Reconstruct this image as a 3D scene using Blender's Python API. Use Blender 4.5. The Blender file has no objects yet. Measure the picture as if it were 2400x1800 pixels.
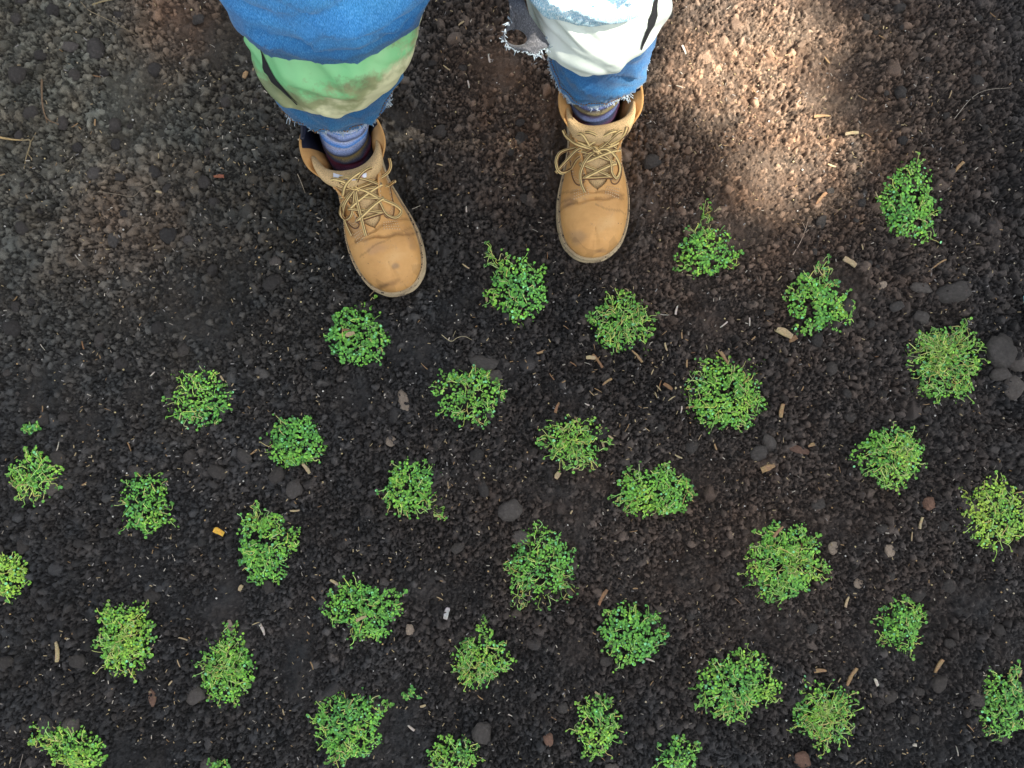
import bpy, bmesh, math, random
import numpy as np
from mathutils import Vector, Matrix, noise
from mathutils.bvhtree import BVHTree
random.seed(7); RNG = np.random.default_rng(11)
R = math.radians
scene = bpy.context.scene
COL = scene.collection

# ------------------------------------------------------------------ camera, sky, sun, exposure
CAMZ = 1.30; FPX = 1884.0                       # focal length in pixels of a 2400 px wide frame
cam_d = bpy.data.cameras.new('camera'); cam = bpy.data.objects.new('camera', cam_d); COL.objects.link(cam)
cam.location = (0, 0, CAMZ); cam.rotation_euler = (0, 0, 0)
cam_d.sensor_width = 36; cam_d.lens = FPX/2400*36; cam_d.clip_start = .02; cam_d.clip_end = 500
scene.camera = cam
SUN_EL = R(62); SUN_AZ = R(-10)   # direction in the xy plane that points at the sun
SD = Vector((math.cos(SUN_EL)*math.cos(SUN_AZ), math.cos(SUN_EL)*math.sin(SUN_AZ), math.sin(SUN_EL)))
w = bpy.data.worlds.new('World'); scene.world = w; w.use_nodes = True
nt = w.node_tree; bg = nt.nodes['Background']
sky = nt.nodes.new('ShaderNodeTexSky'); sky.sky_type = 'NISHITA'; sky.sun_disc = False
sky.sun_elevation = SUN_EL; sky.sun_rotation = math.pi/2 - SUN_AZ
sky.air_density = 1.0; sky.dust_density = 3.0; sky.ozone_density = 1.0
hs = nt.nodes.new('ShaderNodeHueSaturation'); hs.inputs['Saturation'].default_value = .38
nt.links.new(sky.outputs[0], hs.inputs['Color']); nt.links.new(hs.outputs[0], bg.inputs[0])
bg.inputs[1].default_value = .090
sun_d = bpy.data.lights.new('sun', 'SUN'); sun = bpy.data.objects.new('sun', sun_d); COL.objects.link(sun)
sun_d.energy = 5.0; sun_d.angle = R(.6); sun_d.color = (1, .93, .82)
sun.rotation_euler = SD.to_track_quat('Z', 'Y').to_euler()
vs = scene.view_settings; vs.view_transform = 'Standard'; vs.look = 'None'; vs.gamma = 1; vs.exposure = 1.78

# ------------------------------------------------------------------ helpers
def P(px, py, z=0.0):                           # photo pixel (2400 x 1800) -> point at height z
    k = (CAMZ-z)/FPX
    return Vector(((px-1200)*k, (900-py)*k, z))
def D(dx, dy, z=0.0):                           # the same from 2212 px wide notes
    return P(dx*1.085, dy*1.085, z)
def tag(o, label=None, cat=None, group=None, kind=None):
    if label: o['label'] = label
    if cat: o['category'] = cat
    if group: o['group'] = group
    if kind: o['kind'] = kind
    return o
def mesh_obj(name, verts, faces, mat=None, parent=None, smooth=True, cols=None):
    me = bpy.data.meshes.new(name); me.from_pydata([tuple(v) for v in verts], [], faces)
    if smooth: me.polygons.foreach_set('use_smooth', [True]*len(me.polygons))
    if cols is not None:
        a = me.color_attributes.new('Col', 'FLOAT_COLOR', 'POINT')
        arr = np.ones((len(verts), 4), 'f'); arr[:, :3] = np.array(cols, 'f')[:, :3]
        a.data.foreach_set('color', arr.ravel())
    if mat: me.materials.append(mat)
    o = bpy.data.objects.new(name, me); COL.objects.link(o)
    if parent: o.parent = parent
    return o
def bool_mod(o, kind, **kw):
    m = o.modifiers.new(kind.lower(), kind)
    for k, v in kw.items(): setattr(m, k, v)
    return m
class MB:                                       # mesh buffer
    def __init__(s): s.v = []; s.f = []; s.c = []
    def add(s, vs_, fs, col=(1, 1, 1)):
        n = len(s.v); s.v += [tuple(v) for v in vs_]; s.f += [tuple(i+n for i in f) for f in fs]
        if isinstance(col, list): s.c += col
        else: s.c += [col]*len(vs_)
    def tube(s, pts, r, n=6, col=(1, 1, 1), cols=None, cap=True):
        pts = [Vector(p) for p in pts]; vs_ = []; cl = []
        up = Vector((0, 0, 1)); prev = None
        for i, p in enumerate(pts):
            t = (pts[min(i+1, len(pts)-1)]-pts[max(i-1, 0)])
            if t.length < 1e-9: t = Vector((1, 0, 0))
            t.normalize()
            a = (prev if prev is not None else (up if abs(t.z) < .9 else Vector((1, 0, 0))))
            a = a - t*a.dot(t)
            if a.length < 1e-6: a = t.orthogonal()
            a.normalize(); prev = a; b = t.cross(a)
            rr = r[i] if isinstance(r, (list, tuple)) else r
            for k in range(n):
                th = 2*math.pi*k/n
                vs_.append(p+(a*math.cos(th)+b*math.sin(th))*rr); cl.append(cols[k % len(cols)] if cols else col)
        fs = []
        for i in range(len(pts)-1):
            for k in range(n):
                k2 = (k+1) % n; fs.append((i*n+k, i*n+k2, (i+1)*n+k2, (i+1)*n+k))
        if cap: fs.append(tuple(range(n))[::-1]); fs.append(tuple((len(pts)-1)*n+k for k in range(n)))
        s.add(vs_, fs, cl)
    def build(s, name, mat, parent=None, smooth=True):
        return mesh_obj(name, s.v, s.f, mat, parent, smooth, s.c)
def catmull(pts, n):                            # sample a Catmull-Rom curve through pts, n samples
    pts = [Vector(p) for p in pts]; m = len(pts)-1; out = []
    for i in range(n):
        t = i/(n-1)*m; k = min(int(t), m-1); f = t-k
        p1, p2 = pts[k], pts[k+1]
        p0 = pts[k-1] if k > 0 else p1*2-p2
        p3 = pts[k+2] if k+2 <= m else p2*2-p1
        out.append(.5*((2*p1)+(p2-p0)*f+(2*p0-5*p1+4*p2-p3)*f*f+(3*p1-p0-3*p2+p3)*f**3))
    return out

# ------------------------------------------------------------------ materials
def mat(name, base=(.5, .5, .5), rough=.7, **kw):
    m = bpy.data.materials.new(name); m.use_nodes = True
    b = m.node_tree.nodes['Principled BSDF']
    b.inputs['Base Color'].default_value = (*base, 1); b.inputs['Roughness'].default_value = rough
    for k, v in kw.items(): b.inputs[k].default_value = v
    return m
class NB:
    def __init__(s, m): s.t = m.node_tree; s.b = s.t.nodes['Principled BSDF']
    def n(s, typ, **kw):
        x = s.t.nodes.new(typ)
        for k, v in kw.items(): setattr(x, k, v)
        return x
    def l(s, a, b): s.t.links.new(a, b)
    def coord(s, scale=(1, 1, 1), out='Object'):
        tc = s.n('ShaderNodeTexCoord'); mp = s.n('ShaderNodeMapping'); mp.inputs['Scale'].default_value = scale
        s.l(tc.outputs[out], mp.inputs[0]); return mp.outputs[0]
    def noise(s, scale, detail=4, rough=.6, vec=None):
        x = s.n('ShaderNodeTexNoise'); x.inputs['Scale'].default_value = scale
        x.inputs['Detail'].default_value = detail; x.inputs['Roughness'].default_value = rough
        s.l(vec if vec else s.coord(), x.inputs['Vector']); return x.outputs['Fac']
    def ramp(s, fac, stops):
        x = s.n('ShaderNodeValToRGB'); e = x.color_ramp.elements
        while len(e) < len(stops): e.new(.5)
        for i, (p, c) in enumerate(stops):
            e[i].position = p; e[i].color = (*c, 1) if len(c) == 3 else c
        s.l(fac, x.inputs[0]); return x.outputs[0]
    def mix(s, fac, a, b, mode='MIX'):
        x = s.n('ShaderNodeMix', data_type='RGBA', blend_type=mode)
        for sock, v in ((x.inputs[0], fac), (x.inputs[6], a), (x.inputs[7], b)):
            if isinstance(v, (int, float)): sock.default_value = v
            elif isinstance(v, tuple): sock.default_value = (*v, 1)
            else: s.l(v, sock)
        return x.outputs[2]
    def bump(s, h, strength=.3, dist=.001, prev=None):
        x = s.n('ShaderNodeBump'); x.inputs['Strength'].default_value = strength; x.inputs['Distance'].default_value = dist
        s.l(h, x.inputs['Height'])
        if prev: s.l(prev, x.inputs['Normal'])
        s.l(x.outputs[0], s.b.inputs['Normal']); return x.outputs[0]
    def attr(s): x = s.n('ShaderNodeAttribute'); x.attribute_name = 'Col'; return x.outputs['Color']
W = (1, 1, 1); K = (0, 0, 0)

def soil_mat():
    m = mat('soil', (.04, .035, .03), .72); m.node_tree.nodes['Principled BSDF'].inputs['Specular IOR Level'].default_value = .35
    q = NB(m); a = q.attr()
    f = q.noise(900, 3, .7); c = q.ramp(f, [(.3, (.55, .55, .55)), (.7, (1.5, 1.48, 1.45))])
    q.l(q.mix(1, a, c, 'MULTIPLY'), q.b.inputs['Base Color'])
    n1 = q.bump(q.noise(420, 5, .75), 1.0, .0018); return m
def clod_mat(name, tint):
    m = mat(name, tint, .9); q = NB(m); q.b.inputs['Specular IOR Level'].default_value = .3
    oi = q.n('ShaderNodeObjectInfo')
    f = q.noise(3.2, 8, .75)
    c = q.ramp(f, [(.25, tuple(x*.55 for x in tint)), (.55, tint), (.8, tuple(x*1.6 for x in tint))])
    v = q.ramp(oi.outputs['Random'], [(0, (.75, .75, .75)), (1, (1.35, 1.3, 1.25))])
    q.l(q.mix(1, c, v, 'MULTIPLY'), q.b.inputs['Base Color'])
    q.bump(q.noise(5, 9, .75), .9, .10); return m
M = {}
M['soil'] = soil_mat()
M['clod'] = clod_mat('clod', (.115, .104, .094))
M['stone'] = clod_mat('stone', (.19, .172, .155))
M['palestone'] = clod_mat('pale_stone', (.60, .49, .38))
M['redstone'] = clod_mat('red_stone', (.40, .24, .17))
def attr_mat(name, rough=.6, mul=(.8, 1.2), ns=60, **kw):
    m = mat(name, (.5, .5, .5), rough, **kw); q = NB(m)
    c = q.ramp(q.noise(ns, 3), [(.3, (mul[0],)*3), (.7, (mul[1],)*3)])
    q.l(q.mix(1, q.attr(), c, 'MULTIPLY'), q.b.inputs['Base Color']); return m
M['leaf'] = attr_mat('creeper_leaf', .5)
M['leaf'].node_tree.nodes['Principled BSDF'].inputs['Subsurface Weight'].default_value = 0
M['stem'] = attr_mat('creeper_stem', .6)
M['chip'] = attr_mat('chip', .8, (.6, 1.25), 500)
M['lace'] = attr_mat('lace', .85, (.75, 1.2), 900)

def leather():
    m = mat('nubuck', (.5, .27, .09), .58); q = NB(m); q.b.inputs['Specular IOR Level'].default_value = .3
    v = q.coord()
    c = q.ramp(q.noise(14, 5, .6, v), [(.3, (.46, .245, .080)), (.55, (.60, .335, .118)), (.75, (.68, .43, .19))])
    scuff = q.ramp(q.noise(38, 6, .75, v), [(.56, K), (.74, (.7, .7, .7))])
    c = q.mix(scuff, c, (.36, .235, .135))
    fleck = q.ramp(q.noise(170, 3, .6, v), [(.68, K), (.75, W)])
    c = q.mix(fleck, c, (.16, .09, .045))
    c = q.mix(1, c, q.attr(), 'MULTIPLY')
    q.l(c, q.b.inputs['Base Color'])
    b = q.bump(q.noise(420, 5, .75, v), .55, .0008)
    cr = q.noise(45, 6, .7, q.coord((.35, 2.2, 1)))
    q.bump(cr, .55, .003, b); return m
M['leather'] = leather()
def mesh_fab():
    m = mat('tongue_fabric', (.48, .27, .10), .85); q = NB(m)
    vz = q.n('ShaderNodeTexVoronoi'); vz.inputs['Scale'].default_value = 620; q.l(q.coord(), vz.inputs['Vector'])
    c = q.ramp(vz.outputs['Distance'], [(.1, (.30, .20, .09)), (.5, (.64, .44, .21))])
    q.l(q.mix(1, c, q.attr(), 'MULTIPLY'), q.b.inputs['Base Color']); q.bump(vz.outputs['Distance'], .5, .001); return m
M['tongue'] = mesh_fab()
def rubber():
    m = mat('sole_rubber', (.36, .27, .15), .75); q = NB(m)
    c = q.ramp(q.noise(22, 6, .7), [(.3, (.20, .145, .085)), (.5, (.36, .28, .16)), (.75, (.50, .41, .26))])
    d = q.ramp(q.noise(90, 5, .7), [(.56, K), (.72, W)])
    q.l(q.mix(d, c, (.09, .065, .045)), q.b.inputs['Base Color']); q.bump(q.noise(240, 4, .7), .5, .001); return m
M['rubber'] = rubber()
M['lining'] = mat('lining', (.008, .010, .022), .45)
M['metal'] = mat('eyelet_metal', (.35, .30, .22), .35, Metallic=.9)
M['seam'] = mat('seam', (.13, .065, .03), .8)
M['stitch'] = mat('stitch', (.62, .46, .27), .8)
M['tag'] = attr_mat('tag', .6, (.95, 1.02))
def denim(name, dark, midc, light, wear=.5):
    m = mat(name, midc, .88); q = NB(m); q.b.inputs['Sheen Weight'].default_value = .15
    q.b.inputs['Specular IOR Level'].default_value = .2
    tw = q.noise(1100, 2, .6, q.coord((1.6, .5, .25)))
    c = q.ramp(tw, [(.22, dark), (.5, midc), (.85, light)])
    big = q.ramp(q.noise(9, 4, .6), [(.35, (.72, .78, .85)), (.65, (1.35, 1.25, 1.12))])
    c = q.mix(1, c, big, 'MULTIPLY'); c = q.mix(1, c, q.attr(), 'MULTIPLY')
    q.l(c, q.b.inputs['Base Color'])
    b = q.bump(tw, .25, .0005); q.bump(q.noise(24, 3, .5), .35, .006, b); return m
M['denim'] = denim('denim', (.010, .060, .155), (.024, .140, .330), (.11, .30, .50))
M['denim_in'] = denim('denim_inside', (.03, .034, .042), (.085, .09, .105), (.26, .27, .30))
M['fray'] = mat('fray', (.42, .50, .55), .9)
def pad_mat(name, gA, gB, amt):
    m = mat(name, gA, .55); q = NB(m)
    tc = q.coord()
    sx = q.n('ShaderNodeSeparateXYZ'); q.l(tc, sx.inputs[0])
    n1_ = q.noise(15, 7, .72, tc); sc_ = q.n('ShaderNodeMath', operation='MULTIPLY_ADD'); sc_.inputs[1].default_value = 2.2; sc_.inputs[2].default_value = -.62; q.l(n1_, sc_.inputs[0]); n1 = sc_.outputs[0]
    g = q.ramp(q.noise(12, 3, .5, tc), [(.3, gA), (.7, gB)])
    # dirt stain, strongest on the low front of the pad where it meets the ground when kneeling
    ma = q.n('ShaderNodeMapRange'); ma.inputs[1].default_value = .44; ma.inputs[2].default_value = .345
    xm = q.n('ShaderNodeMath', operation='MULTIPLY_ADD'); xm.inputs[1].default_value = -.30; q.l(sx.outputs['X'], xm.inputs[0]); q.l(sx.outputs['Z'], xm.inputs[2])
    xa = q.n('ShaderNodeMath', operation='ADD'); xa.inputs[1].default_value = -.06; q.l(xm.outputs[0], xa.inputs[0]); q.l(xa.outputs[0], ma.inputs[0])
    ad = q.n('ShaderNodeMath', operation='ADD'); q.l(ma.outputs[0], ad.inputs[0]); q.l(n1, ad.inputs[1])
    st = q.ramp(ad.outputs[0], [(.72, K), (1.15, W)])
    mu = q.n('ShaderNodeMath', operation='MULTIPLY'); mu.inputs[1].default_value = amt; q.l(st, mu.inputs[0])
    bn = q.n('ShaderNodeMath', operation='MULTIPLY_ADD'); bn.inputs[1].default_value = .30; q.l(ma.outputs[0], bn.inputs[0])
    bm_ = q.n('ShaderNodeMath', operation='SUBTRACT'); bm_.inputs[1].default_value = .20; q.l(q.noise(13, 5, .6, tc), bm_.inputs[0]); q.l(bm_.outputs[0], bn.inputs[2])
    br = q.ramp(bn.outputs[0], [(.35, (.17, .13, .075)), (.52, (.34, .28, .15)), (.60, (.74, .64, .42))])
    at = q.attr()
    c = q.mix(1, q.mix(mu.outputs[0], g, br), at, 'MULTIPLY')
    q.l(c, q.b.inputs['Base Color']); q.bump(q.noise(40, 5, .65, tc), .3, .003); return m
M['pad'] = pad_mat('pad_green', (.15, .54, .22), (.34, .66, .32), .80); M['padB'] = pad_mat('pad_green_sunlit', (.74, .84, .72), (.80, .86, .80), .08)  # second pad: sun glare painted into its green as a pale tone
M['dark_slit'] = mat('dark_slit', (.012, .012, .013), .8)
def sock_mat(name, light):
    m = mat(name, (.2, .2, .3), .95); q = NB(m); sx = q.n('ShaderNodeSeparateXYZ'); tc = q.coord(); q.l(tc, sx.inputs[0])
    mr = q.n('ShaderNodeMapRange'); mr.inputs[1].default_value = .095; mr.inputs[2].default_value = .215
    nz = q.noise(30, 2, .5, tc); ad = q.n('ShaderNodeMath', operation='MULTIPLY_ADD')
    ad.inputs[1].default_value = .012; q.l(nz, ad.inputs[0]); q.l(sx.outputs['Z'], ad.inputs[2]); q.l(ad.outputs[0], mr.inputs[0])
    A = (.06, .08, .15); B = (.26, .34, .58); C_ = (.52, .56, .72); Y = (.34, .27, .10); Rd = (.22, .03, .08); Bl = (.04, .20, .55)
    if light: st = [(0, A), (.10, Rd), (.16, A), (.22, Y), (.27, A), (.33, B), (.38, C_), (.42, Bl), (.48, C_), (.54, A), (.57, B), (.64, C_), (.69, Bl), (.72, C_), (.82, A), (.84, C_), (.92, B), (1, C_)]
    else: st = [(0, A), (.14, Rd), (.22, A), (.30, B), (.35, (.08, .06, .12)), (.42, Y), (.48, (.07, .06, .13)), (.56, B), (.62, (.06, .05, .12)), (.70, Bl), (.78, (.10, .09, .2)), (.86, B), (.92, Bl), (1, C_)]
    c = q.ramp(mr.outputs[0], st)
    f = q.ramp(q.noise(700, 2, .6, tc), [(.3, (.6, .6, .6)), (.7, (1.4, 1.4, 1.4))])
    q.l(q.mix(1, c, f, 'MULTIPLY'), q.b.inputs['Base Color']); q.bump(q.noise(600, 2, .6, tc), .7, .001); return m
M['sockA'] = sock_mat('sock_light', True); M['sockB'] = sock_mat('sock_dark', False); _q = NB(M['sockB']); _l = _q.b.inputs['Base Color'].links[0].from_socket; _q.l(_q.mix(1, _l, (.42, .45, .55), 'MULTIPLY'), _q.b.inputs['Base Color'])
M['skin'] = mat('skin', (.55, .33, .24), .5)
M['bark'] = clod_mat('bark', (.12, .09, .07))
M['teal'] = mat('teal_plastic', (.22, .55, .55), .35)

# ------------------------------------------------------------------ soil: one sheet, crumbs stamped into its relief
GX0, GX1, GY0, GY1, DX = -.96, .96, -.74, .80, .00125
def outer(start, sgn):
    v = []; d = .004; x = start
    while abs(x) < 60: x += sgn*d; d *= 1.35; v.append(x)
    return v
fx = np.arange(GX0, GX1, DX); fy = np.arange(GY0, GY1, DX)
xs = np.array(outer(fx[0], -1)[::-1]+list(fx)+outer(fx[-1], 1)); ys = np.array(outer(fy[0], -1)[::-1]+list(fy)+outer(fy[-1], 1))
nx0 = len(outer(fx[0], -1)); ny0 = len(outer(fy[0], -1)); FXN, FYN = len(fx), len(fy)
def vnoise(X, Y, freq, seed):                   # smooth value noise
    r = np.random.default_rng(seed); T = r.random((256, 256))
    u = X*freq+seed*7.3; v = Y*freq+seed*3.1
    i = np.floor(u).astype(int); j = np.floor(v).astype(int); a = u-i; b = v-j
    a = a*a*(3-2*a); b = b*b*(3-2*b); g = lambda p, q: T[p % 256, q % 256]
    return (g(i, j)*(1-a)+g(i+1, j)*a)*(1-b)+(g(i, j+1)*(1-a)+g(i+1, j+1)*a)*b
def fbm(X, Y, freq, seed, o=4):
    return sum(vnoise(X, Y, freq*2**k, seed+k)*.5**k for k in range(o))/sum(.5**k for k in range(o))
def gauss(X, Y, c, sx, sy=None, rot=0):
    sy = sy or sx; dx = X-c[0]; dy = Y-c[1]; ca, sa = math.cos(rot), math.sin(rot)
    return np.exp(-(((dx*ca+dy*sa)/sx)**2+((-dx*sa+dy*ca)/sy)**2))
# boots (heel point, heading): defined early because the soil is trodden flat under them
BOOTS = {'A': (Vector((-.272, .436, 0)), R(197.5)), 'B': (Vector((.125, .504, 0)), R(181.5))}
SMOOTH = [(1800, 1260, 90, 45, .7), (700, 1560, 45, 110, 1), (1620, 1350, 150, 60, .5), (1020, 1385, 90, 60, .6), (1100, 1600, 110, 60, .6), (1780, 1480, 130, 70, .5),
          (1960, 1230, 120, 50, .5), (1500, 480, 90, 60, .7), (1800, 420, 150, 110, .45), (1700, 200, 220, 170, .35), (1180, 150, 70, 80, .7), (330, 1330, 60, 40, .5), (440, 1230, 60, 40, .4),
          (2270, 1420, 120, 60, .6), (2150, 950, 90, 40, .5), (1400, 1150, 60, 40, .5), (1600, 1110, 120, 60, .4), (1340, 940, 70, 50, .5), (420, 60, 50, 60, .6), (310, 530, 60, 40, .5), (1660, 760, 60, 50, .6),
          (2050, 1500, 120, 60, .4), (1230, 650, 60, 60, .4), (1300, 1250, 70, 50, .4), (850, 900, 50, 40, .3)]
XF, YF = np.meshgrid(fx, fy)
smooth = .55*np.clip((fbm(XF, YF, 7, 131, 3)-.60)*9, 0, 1)
for (px, py, sx, sy, a) in SMOOTH:
    c = P(px, py); k = CAMZ/FPX
    smooth = np.maximum(smooth, a*gauss(XF, YF, c, sx*k, sy*k))
smooth = np.clip(smooth*(.7+1.3*fbm(XF, YF, 18, 61, 3)), 0, 1)
coarse = np.clip(gauss(XF, YF, P(200, 200), .42, .40)*1.0+gauss(XF, YF, P(2250, 750), .22, .3)*.5+gauss(XF, YF, P(100, 1450), .25, .15)*.3, 0, 1)
brown = np.clip(gauss(XF, YF, P(1800, 260), .27, .30)*1.0+gauss(XF, YF, P(1700, 1250), .45, .22)*.28+gauss(XF, YF, P(1180, 200), .10, .16)*.8+gauss(XF, YF, P(420, 40), .08)*.9+gauss(XF, YF, P(300, 520), .1)*.35, 0, 1)  # dry brown soil; warm sunlight of the lit patches painted in too
olive = gauss(XF, YF, P(150, 150), .42, .36)
base = (fbm(XF, YF, 4, 3, 3)-.5)*.036+(fbm(XF, YF, 22, 9, 3)-.5)*.024+(fbm(XF, YF, 90, 15, 3)-.5)*.004
base -= gauss(XF, YF, P(650, 1570), .035, .05)*.014+gauss(XF, YF, P(1780, 1480), .07, .05)*.010-gauss(XF, YF, P(700, 1560), .02, .06)*.004
PL = [(1975,443,60,75),(1527,545,60,50),(1765,655,60,62),(2045,785,70,72),(1117,625,58,60),(1342,697,62,55),(768,725,65,60),(1572,857,78,72),(1013,850,62,60),(425,865,55,58),(632,957,58,55),(1238,958,58,52),(1928,982,70,62),(1420,1072,75,54),(2158,1115,64,68),(75,1030,48,54),(305,1092,52,64),(888,1055,58,58),(565,1185,58,66),(1172,1222,70,65),(1695,1218,78,82),(10,1250,38,46),(790,1315,75,56),(268,1385,60,72),(483,1445,54,72),(1038,1430,54,64),(1370,1368,64,60),(1958,1353,46,55),(1592,1487,76,64),(1782,1545,62,64),(2175,1532,52,60),(750,1573,70,78),(1298,1580,42,58),(155,1612,75,38),(978,1640,52,36),(1470,1645,40,30)]
for (a_, b_, c_, d_) in PL:
    p_ = P(a_*1.085, (b_-d_*.25)*1.085); k_ = CAMZ/FPX*1.085
    base -= .010*gauss(XF, YF, p_, c_*k_*1.05, d_*k_*1.05)
foot = np.zeros_like(XF)
for kx, (hp, th) in BOOTS.items():
    d = Vector((-math.sin(th), math.cos(th), 0)); c = hp+d*.155
    foot = np.maximum(foot, np.exp(-((((XF-c.x)*d.x+(YF-c.y)*d.y)/.155)**8+(((XF-c.x)*d.y-(YF-c.y)*d.x)/.052)**8)))
rim = np.zeros_like(XF)
for kx, (hp, th) in BOOTS.items():
    d = Vector((-math.sin(th), math.cos(th), 0)); c = hp+d*.155
    g_ = (np.abs(((XF-c.x)*d.x+(YF-c.y)*d.y)/.180)**4+np.abs(((XF-c.x)*d.y-(YF-c.y)*d.x)/.072)**4)**.25
    rim = np.maximum(rim, np.exp(-((g_-1)/.10)**2))
base += .009*rim*fbm(XF, YF, 45, 71, 3)
base = base*(1-foot)+(-.002)*foot
H = base+(fbm(XF, YF, 260, 21, 3)-.5)*.0055+np.maximum(0, fbm(XF, YF, 110, 27, 3)-.52)*.018*smooth
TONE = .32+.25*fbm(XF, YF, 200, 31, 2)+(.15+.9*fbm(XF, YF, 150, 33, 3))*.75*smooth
H -= .0015*(1-smooth)*(1-foot)
Hf = H.ravel(); Tf = TONE.ravel()
def stamp(n, r0, r1, dens=None, flat=.75, lift=.1, tone=(.5, 1.6)):
    x = RNG.uniform(GX0+.02, GX1-.02, n); y = RNG.uniform(GY0+.02, GY1-.02, n)
    ix = ((x-GX0)/DX).astype(int); iy = ((y-GY0)/DX).astype(int)
    keep = foot[iy, ix] < .5
    if dens is not None: keep &= RNG.random(n) < dens[iy, ix]
    x, y, ix, iy = x[keep], y[keep], ix[keep], iy[keep]; n = len(x)
    r = r0*(r1/r0)**(RNG.random(n)**1.6)
    Kw = int(math.ceil(r1*1.25/DX)); o = np.arange(-Kw, Kw+1)
    ch = max(1, int(3e6/len(o)**2))
    b0 = base.ravel()
    for s in range(0, n, ch):
        e = slice(s, s+ch); m = len(x[e])
        jx = ix[e][:, None, None]+o[None, None, :]; jy = iy[e][:, None, None]+o[None, :, None]
        jx, jy = np.broadcast_arrays(jx, jy)
        dx = GX0+jx*DX-x[e][:, None, None]; dy = GY0+jy*DX-y[e][:, None, None]
        th = RNG.uniform(0, 6.28, (m, 1, 1)); asp = RNG.uniform(.65, 1.0, (m, 1, 1)); rr = r[e][:, None, None]
        p = (dx*np.cos(th)+dy*np.sin(th))/rr; q = (-dx*np.sin(th)+dy*np.cos(th))/(rr*asp)
        h = np.sqrt(np.clip(1-(p*p+q*q), 0, 1)); out = (p*p+q*q) > 1
        for k in range(6):
            a = RNG.uniform(0, 6.28, (m, 1, 1)); t = RNG.uniform(.3, 1.6, (m, 1, 1)); c = RNG.uniform(.42, .92, (m, 1, 1))
            h = np.minimum(h, c-t*(p*np.cos(a)+q*np.sin(a))*.8)
        tilt = RNG.uniform(-.3, .3, (m, 1, 1))
        ok = (~out) & (h > 0) & (jx >= 0) & (jx < FXN) & (jy >= 0) & (jy < FYN)
        z0 = b0[iy[e]*FXN+ix[e]][:, None, None]
        lf = RNG.uniform(0, 1, (m, 1, 1))*lift
        hz = z0+rr*(flat*(h+tilt*p)-.25+lf)
        idx = (jy*FXN+jx)[ok]; hv = hz[ok]
        np.maximum.at(Hf, idx, hv)
        win = hv >= Hf[idx]-1e-9
        tn = np.broadcast_to(RNG.uniform(tone[0], tone[1], (m, 1, 1)), h.shape)[ok]
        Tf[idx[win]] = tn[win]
sparse = np.clip(1-.95*smooth, .03, 1); vary = np.clip(fbm(XF, YF, 9, 77, 3)*2.2-.55, .1, 1)
stamp(330000, .0014, .0032, np.clip(1.1-1.2*smooth, .10, 1), 1.6, 1.5, (.15, 1.6))
stamp(90000, .0026, .0055, sparse*(.36+.64*np.maximum(vary, coarse)), 1.6, 1.5, (.35, 2.1))
stamp(12000, .0048, .0095, sparse*(.12+.45*vary+.85*coarse), 1.4, 1.1, (.6, 2.4))
stamp(1500, .008, .017, sparse*(.10+.3*vary+.9*coarse), 1.0, .3, (.9, 1.9))
H = Hf.reshape(H.shape); TONE = Tf.reshape(H.shape)
edge = np.clip(np.minimum.reduce([XF-GX0, GX1-XF, YF-GY0, GY1-YF])/.03, 0, 1)
H *= edge
ZZ = np.zeros((len(ys), len(xs)), 'f'); ZZ[ny0:ny0+FYN, nx0:nx0+FXN] = H
dark = np.array([.0262, .0250, .0242]); brn = np.array([.135, .088, .058]); olv = np.array([.100, .095, .072])
CC = np.zeros((len(ys), len(xs), 4), 'f'); CC[..., :3] = dark; CC[..., 3] = 1
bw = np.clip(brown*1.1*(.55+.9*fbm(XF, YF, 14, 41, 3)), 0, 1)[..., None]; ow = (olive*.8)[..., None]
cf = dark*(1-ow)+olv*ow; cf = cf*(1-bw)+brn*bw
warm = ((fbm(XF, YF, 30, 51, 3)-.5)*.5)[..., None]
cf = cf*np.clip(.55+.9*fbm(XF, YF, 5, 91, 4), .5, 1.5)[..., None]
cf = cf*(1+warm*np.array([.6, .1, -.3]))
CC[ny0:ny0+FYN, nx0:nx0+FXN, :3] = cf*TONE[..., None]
XA, YA = np.meshgrid(xs, ys)
NV = XA.size; co = np.stack([XA.ravel(), YA.ravel(), ZZ.ravel()], 1).astype('f')
nxx, nyy = len(xs), len(ys)
I = (np.arange(nyy-1)[:, None]*nxx+np.arange(nxx-1)[None, :]).ravel()
quads = np.stack([I, I+1, I+1+nxx, I+nxx], 1).astype('i')
me = bpy.data.meshes.new('soil'); me.vertices.add(NV); me.vertices.foreach_set('co', co.ravel())
me.loops.add(quads.size); me.loops.foreach_set('vertex_index', quads.ravel())
me.polygons.add(len(quads)); me.polygons.foreach_set('loop_start', np.arange(0, quads.size, 4, dtype='i'))
me.polygons.foreach_set('loop_total', np.full(len(quads), 4, 'i'))
me.update(calc_edges=True); me.polygons.foreach_set('use_smooth', np.ones(len(quads), bool))
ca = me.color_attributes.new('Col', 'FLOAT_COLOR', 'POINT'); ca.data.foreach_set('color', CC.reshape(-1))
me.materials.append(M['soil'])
soil = bpy.data.objects.new('soil', me); COL.objects.link(soil); soil['kind'] = 'structure'
def hz(x, y, rad=0.0):
    i = int((x-GX0)/DX); j = int((y-GY0)/DX)
    if not (3 < i < FXN-4 and 3 < j < FYN-4): return 0.0
    k = max(1, int(rad/DX)); a = H[max(0, j-k):j+k+1, max(0, i-k):i+k+1]
    return float(a.mean()) if rad else float(H[j, i])

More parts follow.
